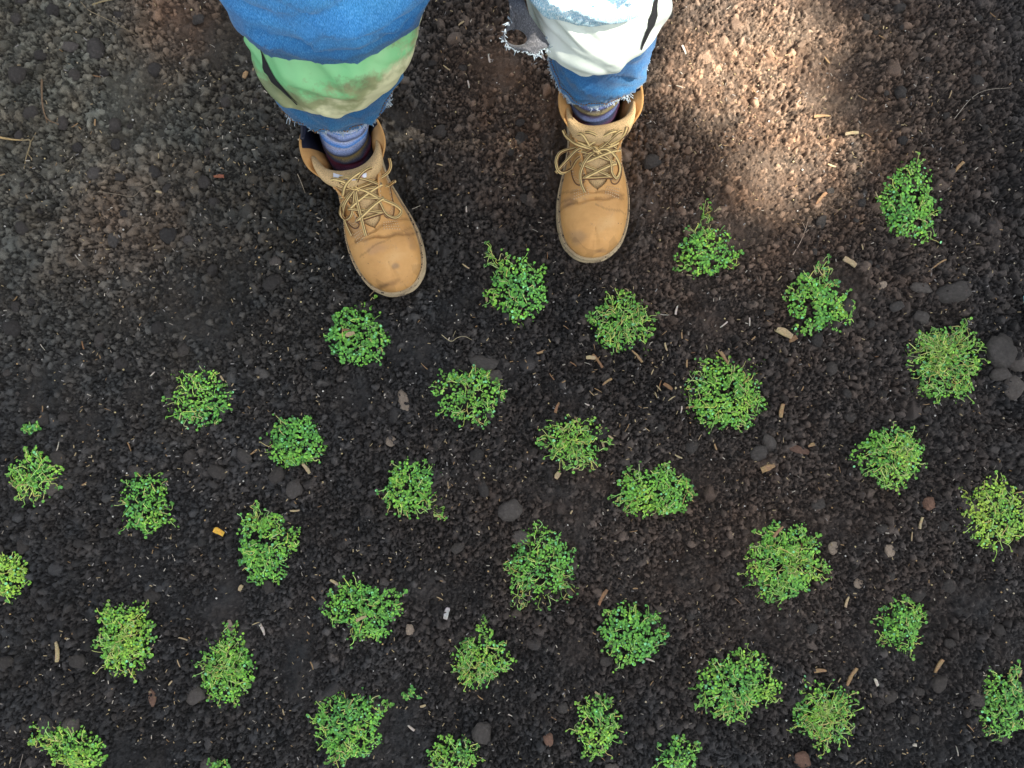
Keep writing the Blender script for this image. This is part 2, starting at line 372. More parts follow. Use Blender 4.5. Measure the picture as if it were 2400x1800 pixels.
# ------------------------------------------------------------------ shade tree (out of frame; its crown gaps are carved to throw the dappled light)
def leak(x, y):
    b = [(P(1760, 120), .19, .23, .74, 0), (P(1570, 160), .05, .07, .6, 0), (P(1880, 390), .085, .10, 1.1, -.5), (P(1780, 330), .07, .07, .9, 0), (P(1700, 60), .06, .05, .9, .3), (P(1860, 190), .05, .06, .85, 0), (P(1620, 220), .045, .06, .75, 0), (P(1990, 250), .04, .05, .4, 0), (P(1960, 530), .06, .05, .45, 0), (P(1560, 380), .05, .08, .40, 0), (P(1190, 190), .05, .10, .50, .2),
         ((-.155, .452), .125, .047, 1.2, -.17), ((.10, .414), .06, .030, 1.1, 0), (P(1560, 520), .07, .07, .35, 0), (P(410, 40), .07, .08, .45, 0), (P(300, 520), .07, .05, .25, 0),
         (P(2330, 1200), .06, .06, .30, 0), (P(1700, 1250), .10, .06, .12, 0), ((.02, .43), .06, .05, .8, 0)]
    t = 0
    for c, sx, sy, a, rot in b: t = max(t, a*float(gauss(x, y, c, sx*1.25, sy*1.25, rot)))
    return min(t, 1)
TC = SD*7.6+Vector((0, .1, 0)); troot = TC.copy(); troot.z = 0; troot += Vector((.6, 2.0, 0))
trb = MB(); 
top = TC+Vector((.1, 1.5, .3))
trb.tube(catmull([troot, troot+Vector((.05, .02, 1.6)), troot*.6+top*.4+Vector((0, 0, .9)), top], 14), [.20-.011*i for i in range(14)], 12)
tree = bpy.data.objects.new('shade_tree', None); COL.objects.link(tree); tree.location = troot
tag(tree, 'leafy broad tree shading the planting bed from beyond the upper right of the photo', 'tree')
cb = MB(); limbs = []
for k in range(14):
    a = k*2.4; e = Vector((math.cos(a)*1.6, math.sin(a)*1.6, random.uniform(-.5, 1.0)))
    lp = catmull([troot*(.2)+top*.8-Vector((0, 0, .2)), TC+e*.45+Vector((0, .5, -.1)), TC+e], 9)
    if any(leak(*(p_-SD*(p_.z/SD.z)).xy) > .08 for p_ in lp): continue
    trb.tube(lp, [.06-.006*i for i in range(9)], 6)
leafq = MB(); rl = random.Random(5); cnt = 0
while cnt < 42000:
    p = Vector((rl.uniform(-1, 1), rl.uniform(-1, 1), rl.uniform(-1, 1)))
    if p.length > 1: continue
    if noise.noise(p*3.1) < -.28 and p.length > .75: continue
    p = Vector((p.x*2.5, p.y*2.5, p.z*1.15))+TC
    q = p-SD*(p.z/SD.z)
    cnt += 1
    lk = leak(q.x, q.y)
    if rl.random() < (1 if lk > .52 else lk*.8): continue
    s = rl.uniform(.035, .065); a = Vector((rl.gauss(0, 1), rl.gauss(0, 1), rl.gauss(0, .5))).normalized()
    b = a.cross(Vector((rl.gauss(0, .6), rl.gauss(0, .6), 1))).normalized()
    g = rl.uniform(.6, 1.3)
    leafq.add([p-a*s, p-b*s*.55, p+a*s, p+b*s*.55], [(0, 1, 2, 3)], (.045*g, .11*g, .02*g))
tr = trb.build('trunk', M['bark'], tree); cr = leafq.build('crown', M['leaf'], tree)
for o in (tr, cr): o.location = -troot

# ------------------------------------------------------------------ boots
OUTL = [(.310, 0), (.308, .016), (.300, .031), (.283, .0465), (.257, .0555), (.227, .0585), (.197, .0560), (.167, .0490), (.137, .0430), (.11, .0405), (.08, .0395), (.055, .0400), (.03, .036), (.010, .024), (0, 0)]
TOPL = [(.264, 0, .064), (.260, 0, .066), (.252, 0, .069), (.240, 0, .073), (.225, 0, .077), (.211, 0, .0815), (.198, .014, .087), (.170, .024, .100), (.142, .036, .117), (.112, .059, .141), (.082, .060, .150), (.055, .050, .145), (.022, .038, .146), (.004, .020, .152), (-.001, 0, .154)]
KIND = [0, 0, 0, 0, 0, 0, .12, .35, .65, 1, 1, 1, 1, 1, 1]
NA, NBB = 150, 46
SCUFF = {'A': [(.012, .292, .022, .28, (.35, .33, .38)), (-.012, .270, .008, .6, (.55, .62, .95)), (.008, .238, .018, .6, (.85, .88, 1.15)), (.03, .20, .012, 1.5, (.7, .75, .95)), (-.045, .235, .010, 2, (.7, .7, .8))],
         'B': [(.035, .275, .016, .7, (.72, .78, 1.0)), (-.005, .297, .012, .35, (.5, .5, .65)), (.042, .222, .010, 1.2, (.6, .6, .75)), (-.02, .215, .02, .4, (.85, .85, .95))]}
def make_boot(key, med, seed):
    """med: local x sign of the medial (big toe) side"""
    hp, th = BOOTS[key]
    MW = Matrix.Translation(hp) @ Matrix.Rotation(th, 4, 'Z'); MI = MW.inverted()
    bot = catmull([(u, wv, 0) for u, wv in OUTL], NA); tp = catmull(TOPL, NA); kd = catmull([(k, 0, 0) for k in KIND], NA)
    def shift(u): return med*.006*max(0, (u-.12)/.19)**2
    def S(i, b, side):                          # i: 0..NA-1 toe -> heel, b: 0..1 sole -> top
        B = bot[i]; T = tp[i]; k = min(1, max(0, kd[i].x))
        f = .90; bu = .155+(B.x-.155)*.965; bw_ = B.y*f
        Bp = Vector((side*bw_, bu, .026)); Tp = Vector((side*T.y, T.x, T.z))
        out = Bp-Vector((0, .155, .026)); out.z = 0; h = Tp.z-Bp.z
        d = Bp-Tp; d.z = 0; dist = d.length
        outn = d.normalized() if dist > 1e-6 else Vector((side, 0, 0))
        P1 = Bp+Vector((0, 0, h*(.62*(1-k)+.4*k)))+outn*.004*(1-k)
        ia, ib = max(0, i-1), i+1 if i < NA-1 else i; sl = (tp[ib].z-tp[ia].z)/min(-1e-5, tp[ib].x-tp[ia].x) if k < .9 else 0; P2a = Tp+Vector((d.x*.55, d.y*.50, max(-.9, min(0, sl))*max(0, d.y)*.50)); 
        fl_ = max(0, 1-abs(T.x-.100)/.045); P2b = Tp+Vector((-side*.030*fl_, -.004*fl_, -.045+.022*fl_))
        P2 = P2a*(1-k)+P2b*k
        p = Bp*(1-b)**3+P1*3*b*(1-b)**2+P2*3*b*b*(1-b)+Tp*b**3
        # flex creases behind the toe cap
        if p.z > .05 and .19 < p.y < .25:
            wv_ = noise.noise(Vector((p.x*40, 0, seed)))*.006
            p.z -= .0036*max(0, 1-abs((p.y-.222-.12*p.x*med-wv_)/.0035))+.0026*max(0, 1-abs((p.y-.212+.14*p.x*med+wv_)/.003))-.0012*max(0, 1-abs((p.y-.217)/.004))
        wob = noise.noise(Vector((p.x*22, p.y*22, p.z*22+seed)))*.0016
        p += Vector((0, 0, wob))*(1-.3*k)
        p.x += shift(p.y); return p
    v = []; f = []; c = []
    idx = {}
    for side in (-1, 1):
        for i in range(NA):
            for j in range(NBB+1):
                b = (j/NBB)**.9
                idx[side, i, j] = len(v); p = S(i, b, side); v.append(p)
                t = 1.0
                if j < 4: t = .72                           # soiled welt line
                if p.y > .275 and j < 20: t *= .80 if noise.noise(Vector((p.x*60, p.y*60, seed))) > 0 else .95
                if p.y < .14: t *= .96
                wv_ = noise.noise(Vector((p.x*40, 0, seed)))*.006
                if .19 < p.y < .25:                      # grime held in the flex creases
                    for yy, ww in ((p.y-.222-.12*p.x*med-wv_, .0022), (p.y-.212+.14*p.x*med+wv_, .0018), (p.y-.232+.25*p.x*med-wv_, .0014)):
                        if abs(yy) < ww and noise.noise(Vector((p.x*30, yy*20, seed+4))) > -.15: t *= .74
                cr_ = (t, t*.98, t*.96)
                g_ = noise.noise(Vector((p.x*45, p.y*45, seed+7)))+.5*noise.noise(Vector((p.x*110, p.y*110, seed)))
                for (sx_, sy_, sr, kk_, cc_) in SCUFF[key]:
                    dd_ = math.hypot((p.x-sx_)/sr, (p.y-sy_)/(sr*kk_))+g_*.55
                    if dd_ < 1: f_ = min(.8, (1-dd_)*1.4); cr_ = tuple(a*(1-f_)+a*b*f_ for a, b in zip(cr_, cc_))
                c.append(cr_)
        for i in range(NA-1):
            for j in range(NBB):
                q = (idx[side, i, j], idx[side, i+1, j], idx[side, i+1, j+1], idx[side, i, j+1])
                f.append(q if side < 0 else q[::-1])
    up = mesh_obj('boot', v, f, M['leather'], None, True, c)
    bm = bmesh.new(); bm.from_mesh(up.data); bmesh.ops.remove_doubles(bm, verts=bm.verts, dist=.0006)
    bmesh.ops.recalc_face_normals(bm, faces=bm.faces); 
    hi = max(bm.faces, key=lambda q: q.calc_center_median().z if .2 < q.calc_center_median().y < .25 else -1)
    if hi.normal.z < 0: bmesh.ops.reverse_faces(bm, faces=bm.faces)
    bm.to_mesh(up.data); bm.free()
    bool_mod(up, 'SOLIDIFY', thickness=.0026, offset=-1)
    # sole: outsole and paler midsole, each a closed loft of the outline
    def outline(sc, z, grow=0):
        pts = []
        for side in (1, -1):
            rng = range(NA) if side == 1 else range(NA-2, 0, -1)
            for i in rng:
                B = bot[i]; u = .155+(B.x-.155)*sc; x = side*(B.y+grow*(B.y > .004))*sc+shift(u)
                if .085 < u < .15: x *= 1-.04*math.sin((u-.085)/.065*math.pi)
                pts.append(Vector((x, u, z)))
        return pts
    def loft(levels, name, m_, lugs=False):
        V = []; F = []; n = None
        for (sc, z, toe) in levels:
            o = outline(sc, z); n = len(o)
            for q_ in o:
                zz = q_.z+(toe*max(0, (q_.y-.24)/.07)**2)
                V.append(Vector((q_.x, q_.y, zz)))
        for a in range(len(levels)-1):
            for i in range(n):
                i2 = (i+1) % n; F.append((a*n+i, a*n+i2, (a+1)*n+i2, (a+1)*n+i))
        F.append(tuple(range(n))[::-1]); F.append(tuple((len(levels)-1)*n+i for i in range(n)))
        o = mesh_obj(name, V, F, m_, up, False); bool_mod(o, 'BEVEL', width=.0012, segments=2, limit_method='ANGLE', angle_limit=R(50)); return o
    loft([(.965, -.008, .006), (.985, -.002, .005), (1.0, .006, .004), (1.0, .014, .003), (.985, .0155, .003)], 'outsole', M['rubber'])
    loft([(.972, .0158, .003), (.99, .018, .003), (.992, .0235, .003), (.985, .027, .003), (.95, .0285, .002)], 'midsole', M['rubber'])
    # welt groove and stitches
    mb = MB(); o = outline(.966, .0295)
    for i in range(0, len(o)):
        a = o[i]; b = o[(i+1) % len(o)]
        if (a-b).length < 1e-6: continue
        n_ = max(1, int((a-b).length/.0045))
        for k in range(n_):
            s0 = a.lerp(b, (k+.1)/n_); s1 = a.lerp(b, (k+.75)/n_)
            for s_ in (s0, s1): s_.z = .0292+.002*max(0, (s_.y-.24)/.07)**2
            mb.tube([s0, s1], .0006, 4)
    mb.build('welt_stitching', M['stitch'], up)
    # lining: offset inside of shaft
    lv = []; lf = []; lc = []
    rng = [i for i in range(NA) if tp[i].x < .088 and i > NA*.5]
    for side in (-1, 1):
        o0 = len(lv)
        for i in rng:
            for j in range(10):
                b = .35+.65*j/9; p = S(i, b, side); inn = Vector((0, .07, p.z))-p; inn.z = 0; inn.normalize()
                lv.append(p+inn*.0042-Vector((0, 0, .001)))
        for a in range(len(rng)-1):
            for j in range(9):
                q = (o0+a*10+j, o0+(a+1)*10+j, o0+(a+1)*10+j+1, o0+a*10+j+1); lf.append(q)
    ln = mesh_obj('lining', lv, lf, M['lining'], up)
    # footbed disc hides the hollow
    fb = outline(.80, .045); fb = [q for q in fb]; mesh_obj('insole', fb, [tuple(range(len(fb)))], M['lining'], up)
    # padded collar at the back
    pts = []
    for side, rr in ((-1, range(int(NA*.74), NA)), (1, range(NA-2, int(NA*.74)-1, -1))):
        for i in rr: pts.append(S(i, .985, side)+Vector((-side*.003, .003, .003)))
    cm = MB(); cm.tube(pts, [.003+.005*math.sin(math.pi*min(1, max(0, k/(len(pts)-1)))) for k in range(len(pts))], 10); cm.build('padded_collar', M['lining'], up)
    # tongue
    prof = [(.222, .068, .012), (.205, .0785, .018), (.190, .0885, .023), (.175, .096, .026), (.160, .104, .032), (.151, .114, .040), (.151, .123, .046), (.151, .132, .049), (.147, .140, .050), (.140, .142, .049), (.132, .137, .047), (.130, .125, .043), (.133, .110, .036), (.140, .098, .030)]
    ps = catmull(prof, 40); tv = []; tf = []; tcx = []
    NW = 25
    for s_, q_ in enumerate(ps):
        for k in range(NW):
            t = -1+2*k/(NW-1); x = q_.z*math.sin(t*math.pi/2*.98) 
            ed = math.sqrt(max(0, 1-abs(t)**5))
            mid = Vector((.142, .118)); cur = Vector((q_.x, q_.y))
            if s_ > 13: cur = cur*ed+Vector((.133, q_.y*.0+.5*(q_.y+.128)))*(1-ed)
            wig = noise.noise(Vector((x*26, s_*.11, seed*3.3)))*.004
            hi_ = min(1, max(0, (q_.y-.095)/.04))
            tv.append(Vector((x+shift(.15), cur.x-(.030*hi_+.006)*t*t+wig, cur.y+wig*.6-(.010*t*t)*(1-hi_)+.004*hi_*t*(1 if key == 'B' else -1)*-1)))
            g_ = 1.0 if cur.y > .112 else .92
            tcx.append((g_, g_, g_))
    for s_ in range(len(ps)-1):
        for k in range(NW-1): a = s_*NW+k; tf.append((a, a+1, a+NW+1, a+NW))
    tg = mesh_obj('tongue', tv, tf, M['tongue'], up, True, tcx); bool_mod(tg, 'SOLIDIFY', thickness=.001)
    # BVH of upper + tongue for laying things on the leather
    allv = list(up.data.vertices); vv = [x_.co.copy() for x_ in allv]; ff = [tuple(p_.vertices) for p_ in up.data.polygons]
    n0 = len(vv); vv += tv; ff += [tuple(a+n0 for a in q_) for q_ in tf]
    bvh = BVHTree.FromPolygons([tuple(x_) for x_ in vv], ff); camL = MI @ Vector((0, 0, CAMZ))
    def lay(px, py, off=.003):
        tgt = MI @ P(px, py, 0); d = (tgt-camL).normalized(); hit = bvh.ray_cast(camL, d)
        if hit[0] is None:
            return MI @ P(px, py, .09)
        return hit[0]+Vector((0, 0, off))
    def near(p, off):
        hit = bvh.ray_cast(Vector((p.x, p.y, .3)), Vector((0, 0, -1)))
        return (hit[0]+Vector((0, 0, off))) if hit[0] is not None else p
    cm_ = MB(); rs_ = random.Random(int(seed)); ol = outline(.985, .0275)   # crumbs of soil caught on the welt
    for k in range(170):
        p = ol[rs_.randrange(len(ol))]; r_ = rs_.uniform(.0006, .0019); c_ = p*1
        if p.y < .12: continue
        c_.x *= rs_.uniform(.93, 1.0); c_.y = .155+(p.y-.155)*rs_.uniform(.955, 1.0); c_.z = .029 if rs_.random() < .6 else rs_.uniform(.004, .02)
        if c_.z < .028: c_.x = p.x*1.01; c_.y = .155+(p.y-.155)*1.01
        vs2 = [c_+Vector((a, b, e))*r_*rs_.uniform(.7, 1.2) for a, b, e in ((1, 0, 0), (-1, 0, 0), (0, 1, 0), (0, -1, 0), (0, 0, 1), (0, 0, -1))]
        cm_.add(vs2, [(0, 2, 4), (2, 1, 4), (1, 3, 4), (3, 0, 4), (2, 0, 5), (1, 2, 5), (3, 1, 5), (0, 3, 5)], (.035, .03, .027))
    so = cm_.build('soil_crumbs', M['chip'], up, False); so['kind'] = 'stuff'
    # seams of the quarters over the vamp, double stitch rows
    for side in (-1, 1):
        sm = MB(); st = MB()
        crv = []
        i0 = int(NA*.435); i1 = int(NA*.50)
        path = [(i0+3, .96), (i0-2, .86), (i0-3, .72), (i0+2, .58), (i0+10, .45), (i0+16, .28), (i0+20, .08)]
        cc = catmull([(a, b, 0) for a, b in path], 26)
        def sp(a, b):
            a0 = int(a); fr = a-a0; p = S(a0, b, side).lerp(S(min(a0+1, NA-1), b, side), fr); n_ = Vector((p.x, .3*(p.y-.16), p.z-.03)).normalized(); return p+n_*.0008
        sm.tube([sp(q_.x, q_.y) for q_ in cc], .0009, 6)
        for row in (2.0, 3.6):
            for k in range(24):
                a = cc[k].lerp(cc[k+1], .15); b = cc[k].lerp(cc[k+1], .6)
                st.tube([sp(a.x+row, a.y), sp(b.x+row, b.y)], .0006, 4)
        # facing edge stitching up the throat
        for k in range(int(NA*.44), int(NA*.60), 2):
            st.tube([sp(k+.1, .95), sp(k+1.2, .95)], .0006, 4)
        # dotted reinforcement fans on the vamp corners
        for rr_ in range(4):
            for k in range(7):
                a = i0-6-rr_*2; b = .60+.045*k-.01*rr_
                st.tube([sp(a, b), sp(a, b+.018)], .0008, 4)
        sm.build('seam', M['seam'], up); st.build('stitching', M['stitch'], up)
    # eyelets
    eyes = {}
    for side in (-1, 1):
        for n_, ii in enumerate((.445, .49, .535, .58, .625, .655)):
            i = int(NA*ii); b = .90 if n_ < 4 else .93; p = S(i, b, side); p2 = S(i, b-.04, side); p3 = S(i+1, b, side)
            nrm = (p2-p).cross(p3-p).normalized()
            if nrm.z < 0: nrm = -nrm
            if n_ >= 4 and nrm.z < .3: nrm = (nrm+Vector((0, 0, .6))).normalized()
            p += nrm*.0012; eyes[side, n_] = p
            em = MB(); t1 = nrm.orthogonal().normalized(); t2 = nrm.cross(t1)
            em.tube([p+(t1*math.cos(a*math.pi/5)+t2*math.sin(a*math.pi/5))*.0026 for a in range(11)], .0009, 6)
            em.build('eyelet', M['metal'], up)
            dm = MB(); dm.add([p-nrm*.0004+(t1*math.cos(a*math.pi/5)+t2*math.sin(a*math.pi/5))*.002 for a in range(10)], [tuple(range(10))], (.01, .008, .006)); dm.build('eyelet_hole', M['lining'], up)
    # laces
    Y_, B_, D_ = (.78, .58, .24), (.22, .10, .035), (.06, .025, .012)
    YB = [D_, Y_, Y_, B_, D_, B_, Y_, D_, Y_, B_, D_, Y_]
    def lace(pts, n=30, r=.0026, wav=0):
        m_ = MB(); q_ = catmull(pts, n); m_.tube(q_, r, 12, cols=YB); m_.build('lace', M['lace'], up)
    def cross(a, b, lift=.004, mid=0):
        m1 = a.lerp(b, .3); m2 = a.lerp(b, .7)
        m1 = near(m1, lift); m2 = near(m2, lift+mid)
        m1.z = max(m1.z, a.lerp(b, .3).z); m2.z = max(m2.z, a.lerp(b, .7).z)
        lace([a-Vector((0, 0, .002)), a+(b-a)*.06+Vector((0, 0, .002)), m1, m2, b+(a-b)*.06+Vector((0, 0, .002)), b-Vector((0, 0, .002))], 24)
    cross(eyes[-1, 0], eyes[1, 0], .004)
    for n_ in range(0, 3):
        cross(eyes[-1, n_], eyes[1, n_+1], .0035); cross(eyes[1, n_], eyes[-1, n_+1], .006)
    kn = {'A': (835, 443), 'B': (1396, 355)}[key]; KP = lay(*kn, .005)
    cross(eyes[-1, 3], KP, .006); cross(eyes[1, 3], KP, .006)
    def px(seq, offs):
        return [lay(x_, y_, offs[min(k, len(offs)-1)]) for k, (x_, y_) in enumerate(seq)]
    if key == 'A':
        loops = [[(835, 443), (818, 462), (803, 485), (799, 502), (811, 514), (824, 506), (829, 480), (835, 447)],
                 [(835, 443), (858, 449), (890, 466), (926, 481), (941, 497), (928, 512), (905, 503), (888, 474), (860, 448), (837, 443)],
                 [(835, 443), (839, 470), (846, 500), (853, 530), (859, 553)], [(835, 445), (812, 478), (808, 505), (815, 530), (826, 553)],
                 [(793, 437), (815, 445), (835, 443), (870, 430), (905, 408), (915, 390), (912, 372)], [(800, 430), (835, 447), (880, 441), (910, 437), (925, 425)]]
    else:
        loops = [[(1396, 355), (1372, 344), (1345, 350), (1314, 358), (1304, 380), (1313, 404), (1336, 398), (1352, 374), (1378, 358), (1396, 356)],
                 [(1396, 355), (1420, 352), (1442, 370), (1452, 396), (1444, 419), (1432, 405), (1427, 376), (1408, 357)],
                 [(1396, 356), (1374, 376), (1361, 405), (1362, 430), (1371, 452)], [(1396, 355), (1360, 350), (1330, 375), (1303, 405)],
                 [(1320, 305), (1332, 325), (1360, 338), (1396, 350), (1440, 335), (1462, 318), (1470, 300)], [(1326, 318), (1352, 342), (1396, 352), (1430, 345), (1455, 333)]]
    for k, sq in enumerate(loops):
        pts = px(sq, [.005, .007, .006, .004]); pts[0] = KP+Vector((0, 0, .001)) if k < 4 else pts[0]
        if k in (0, 1) : pts[-1] = KP+Vector((.001, 0, .002))
        lace(pts, 44, .0026)
    km = MB()                                   # knot
    for a in range(4):
        km.tube([KP+Vector((.0055*math.cos(t*.7+a*.5)*(.6+.1*a), .004*math.sin(t*.7), .003+.0035*math.sin(t*.9+a))) for t in range(8)], .0024, 12, cols=YB)
    km.build('lace_knot', M['lace'], up)
    if key == 'A':                              # white tag stitched on the tongue roll
        tm = MB(); g = []
        for a in range(13):
            for b in range(3):
                x_ = 781+a*6.5; y_ = 405+b*5+9*math.sin(math.pi*a/12)*.9
                h_ = lay(x_, y_, 0); g.append(h_+(camL-h_).normalized()*.0028)
        cl = [((.05, .06, .12) if (a in (3, 5, 6) and b == 1) else (.60, .12, .10) if a in (9, 10) and b == 1 else (.75, .78, .85)) for a in range(13) for b in range(3)]
        tm.add(g, [(a*3+b, a*3+b+1, a*3+b+4, a*3+b+3) for a in range(12) for b in range(2)], cl)
        tm.build('tongue_tag', M['tag'], up)
    up.matrix_world = MW
    return up

# ------------------------------------------------------------------ person: legs, jeans, socks, boots
LEG_A = [(.220, -.240, .405, .080, .062), (.24, -.238, .404, .079, .065), (.26, -.233, .405, .079, .070), (.30, -.226, .410, .080, .074), (.36, -.215, .418, .080, .078), (.41, -.205, .430, .080, .080), (.437, -.195, .437, .084, .082), (.434, -.190, .440, .096, .090),
         (.440, -.187, .441, .104, .095), (.465, -.186, .443, .109, .099), (.50, -.183, .448, .110, .100), (.56, -.178, .458, .108, .100), (.64, -.165, .475, .104, .100), (.74, -.145, .50, .105, .105), (.84, -.125, .52, .115, .115), (.90, -.12, .525, .11, .115)]
LEG_B = [(.205, .117, .440, .064, .057), (.235, .116, .440, .063, .063), (.28, .113, .443, .064, .066), (.33, .108, .447, .066, .068), (.38, .102, .452, .070, .068), (.42, .095, .460, .074, .068), (.447, .090, .466, .078, .070), (.444, .088, .464, .084, .080),
         (.450, .086, .466, .089, .086), (.48, .083, .476, .094, .088), (.52, .080, .490, .096, .088), (.58, .074, .515, .097, .09), (.65, .068, .535, .098, .095), (.74, .060, .545, .10, .10), (.84, .05, .545, .115, .115), (.90, .045, .545, .11, .115)]
def ringpt(v, phi, amp, seed, extra=0):
    z, cx, cy, rx, ry = v
    d = Vector((math.cos(phi), math.sin(phi), 0))
    n1 = noise.noise(Vector((d.x*1.6, d.y*1.6, z*13+seed)))*amp
    n2 = noise.noise(Vector((d.x*3.4+9, d.y*3.4, z*30+seed)))*amp*.45
    if seed == 1:
        a_ = (phi-R(216)+math.pi) % (2*math.pi)-math.pi; g_ = math.exp(-(a_/.5)**2)*max(0, min(1, (z-.30)/.1)); extra += .016*g_; z -= .016*g_*(z < .5)
    if z > .456:                                     # slack cloth bunched above the knee
        for zc, wd_, am in ((.480+.016*math.sin(phi*2+seed), .005, .0065), (.506+.018*math.cos(phi*1.5+seed), .006, .007), (.536+.02*math.sin(phi*1.3), .007, .006)): extra -= am*math.exp(-((z-zc)/wd_)**2)*(.4+.6*abs(math.sin(phi*1.7+seed+zc*20)))
    n4 = (1-abs(noise.noise(Vector((d.x*.9+seed, d.y*.9, z*15+d.x*1.1)))))**9*amp*1.5
    n3 = n4-amp*.3+(1-abs(noise.noise(Vector((d.x*1.3+4, d.y*1.3, z*26+d.x*2+seed*2)))))**6*amp*.8
    return Vector((cx+(rx+n1+n2+n3+extra)*d.x, cy+(ry+n1+n2+n3+extra)*d.y, z+n2*.5))
def sample_leg(L, n): 
    pts = [Vector((a[0], a[1], a[2], a[3], a[4])) for a in L]
    m = len(pts)-1; out = []
    for i in range(n):
        t = i/(n-1)*m; k = min(int(t), m-1); f = t-k
        p1, p2 = pts[k], pts[k+1]; p0 = pts[k-1] if k > 0 else p1*2-p2; p3 = pts[k+2] if k+2 <= m else p2*2-p1
        out.append(.5*((2*p1)+(p2-p0)*f+(2*p0-5*p1+4*p2-p3)*f*f+(3*p1-p0-3*p2+p3)*f**3))
    return out
def leg_at(L, z, upto=7):
    pts = L[:upto]
    for a, b in zip(pts, pts[1:]):
        if a[0] <= z <= b[0]:
            f = (z-a[0])/(b[0]-a[0]); return [a[k]+(b[k]-a[k])*f for k in range(5)]
    return list(pts[0] if z < pts[0][0] else pts[-1])
# body: one continuous skinned mesh, hidden under the clothes
bme = bpy.data.meshes.new('person')
bv = [(-.035, .52, .95), (-.035, .53, 1.05), (-.12, .52, .86), (-.185, .455, .47), (-.245, .400, .14), (-.255, .385, .075), (-.215, .27, .05),
      (.05, .52, .86), (.088, .462, .47), (.118, .438, .14), (.122, .43, .075), (.118, .31, .05)]
be = [(0, 1), (0, 2), (2, 3), (3, 4), (4, 5), (5, 6), (0, 7), (7, 8), (8, 9), (9, 10), (10, 11)]
bme.from_pydata(bv, be, []); person = bpy.data.objects.new('person', bme); COL.objects.link(person)
sk = bool_mod(person, 'SKIN'); sr = [.12, .12, .085, .055, .024, .024, .018, .085, .055, .024, .024, .018]
for i, s in enumerate(bme.skin_vertices[0].data): s.radius = (sr[i], sr[i]); s.use_root = (i == 0)
bool_mod(person, 'SUBSURF', levels=1, render_levels=2); bme.materials.append(M['skin'])
tag(person, 'person standing in torn blue jeans, green knee pads, striped socks and tan boots', 'person')

jv = []; jf = []; jc = []
NPH = 110
for li, (L, seed, nr) in enumerate(((LEG_A, 1.0, 130), (LEG_B, 5.0, 120))):
    S_ = sample_leg(L, nr); o = len(jv)
    for i, v5 in enumerate(S_):
        for k in range(NPH):
            phi = 2*math.pi*k/NPH
            low = i < nr*.4
            amp = .006 if low else .0075
            if .39 < v5[0] < .475: amp *= .4
            p = ringpt(v5, phi, amp*min(1, .35+i/12), seed)
            if i < 3:
                p.z += (noise.noise(Vector((phi*3, seed, 0)))*.010+noise.noise(Vector((phi*11, seed, 3)))*.004)*(1-i/3)
            p.z += .018*math.cos(phi-R(60))*max(0, 1-i/(nr*.25))*(1 if li == 0 else .8)
            jv.append(p)
            t = 1.0; u = i/(nr-1)
            if i < 2: t = 1.9                     # worn pale hem edge
            elif i < 7: t = 1.0+.55*max(0, noise.noise(Vector((phi*9, i*.6, seed))))*2
            if li == 1 and v5[0] < .40: t *= 1.25  # lower right leg lightened: partial sunlight painted into its denim
            if i == 8: t = .62
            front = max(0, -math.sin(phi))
            t *= (.80 if v5[0] < .455 else 1)+1.3*front*min(1, max(0, (v5[0]-.455)/.06))    # faded thigh; shade near and below the fold painted in
            c3 = (t, t*(.9+.1/t), t*(.85+.15/t) if t > 1 else t)
            if li == 1 and v5[0] > .44 and front > 0:    # sun glare on the knee, painted near-white into the denim
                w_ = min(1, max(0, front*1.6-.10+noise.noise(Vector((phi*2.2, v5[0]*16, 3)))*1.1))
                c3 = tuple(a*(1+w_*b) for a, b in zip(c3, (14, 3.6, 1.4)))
            jc.append(c3)
    for i in range(nr-1):
        for k in range(NPH): k2 = (k+1) % NPH; jf.append((o+i*NPH+k, o+i*NPH+k2, o+(i+1)*NPH+k2, o+(i+1)*NPH+k))
o = len(jv)                                      # seat and waist
for i, (z, rx, ry) in enumerate(((.80, .13, .10), (.84, .19, .125), (.90, .205, .135), (.96, .195, .13), (1.0, .185, .125))):
    for k in range(60):
        phi = 2*math.pi*k/60; jv.append(Vector((-.036+rx*math.cos(phi), .525+ry*math.sin(phi), z))); jc.append((1, 1, 1))
for i in range(4):
    for k in range(60): k2 = (k+1) % 60; jf.append((o+i*60+k, o+i*60+k2, o+(i+1)*60+k2, o+(i+1)*60+k))
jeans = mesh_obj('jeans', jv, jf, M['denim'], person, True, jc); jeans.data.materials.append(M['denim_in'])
bool_mod(jeans, 'SOLIDIFY', thickness=.0022, offset=-1, material_offset=1)
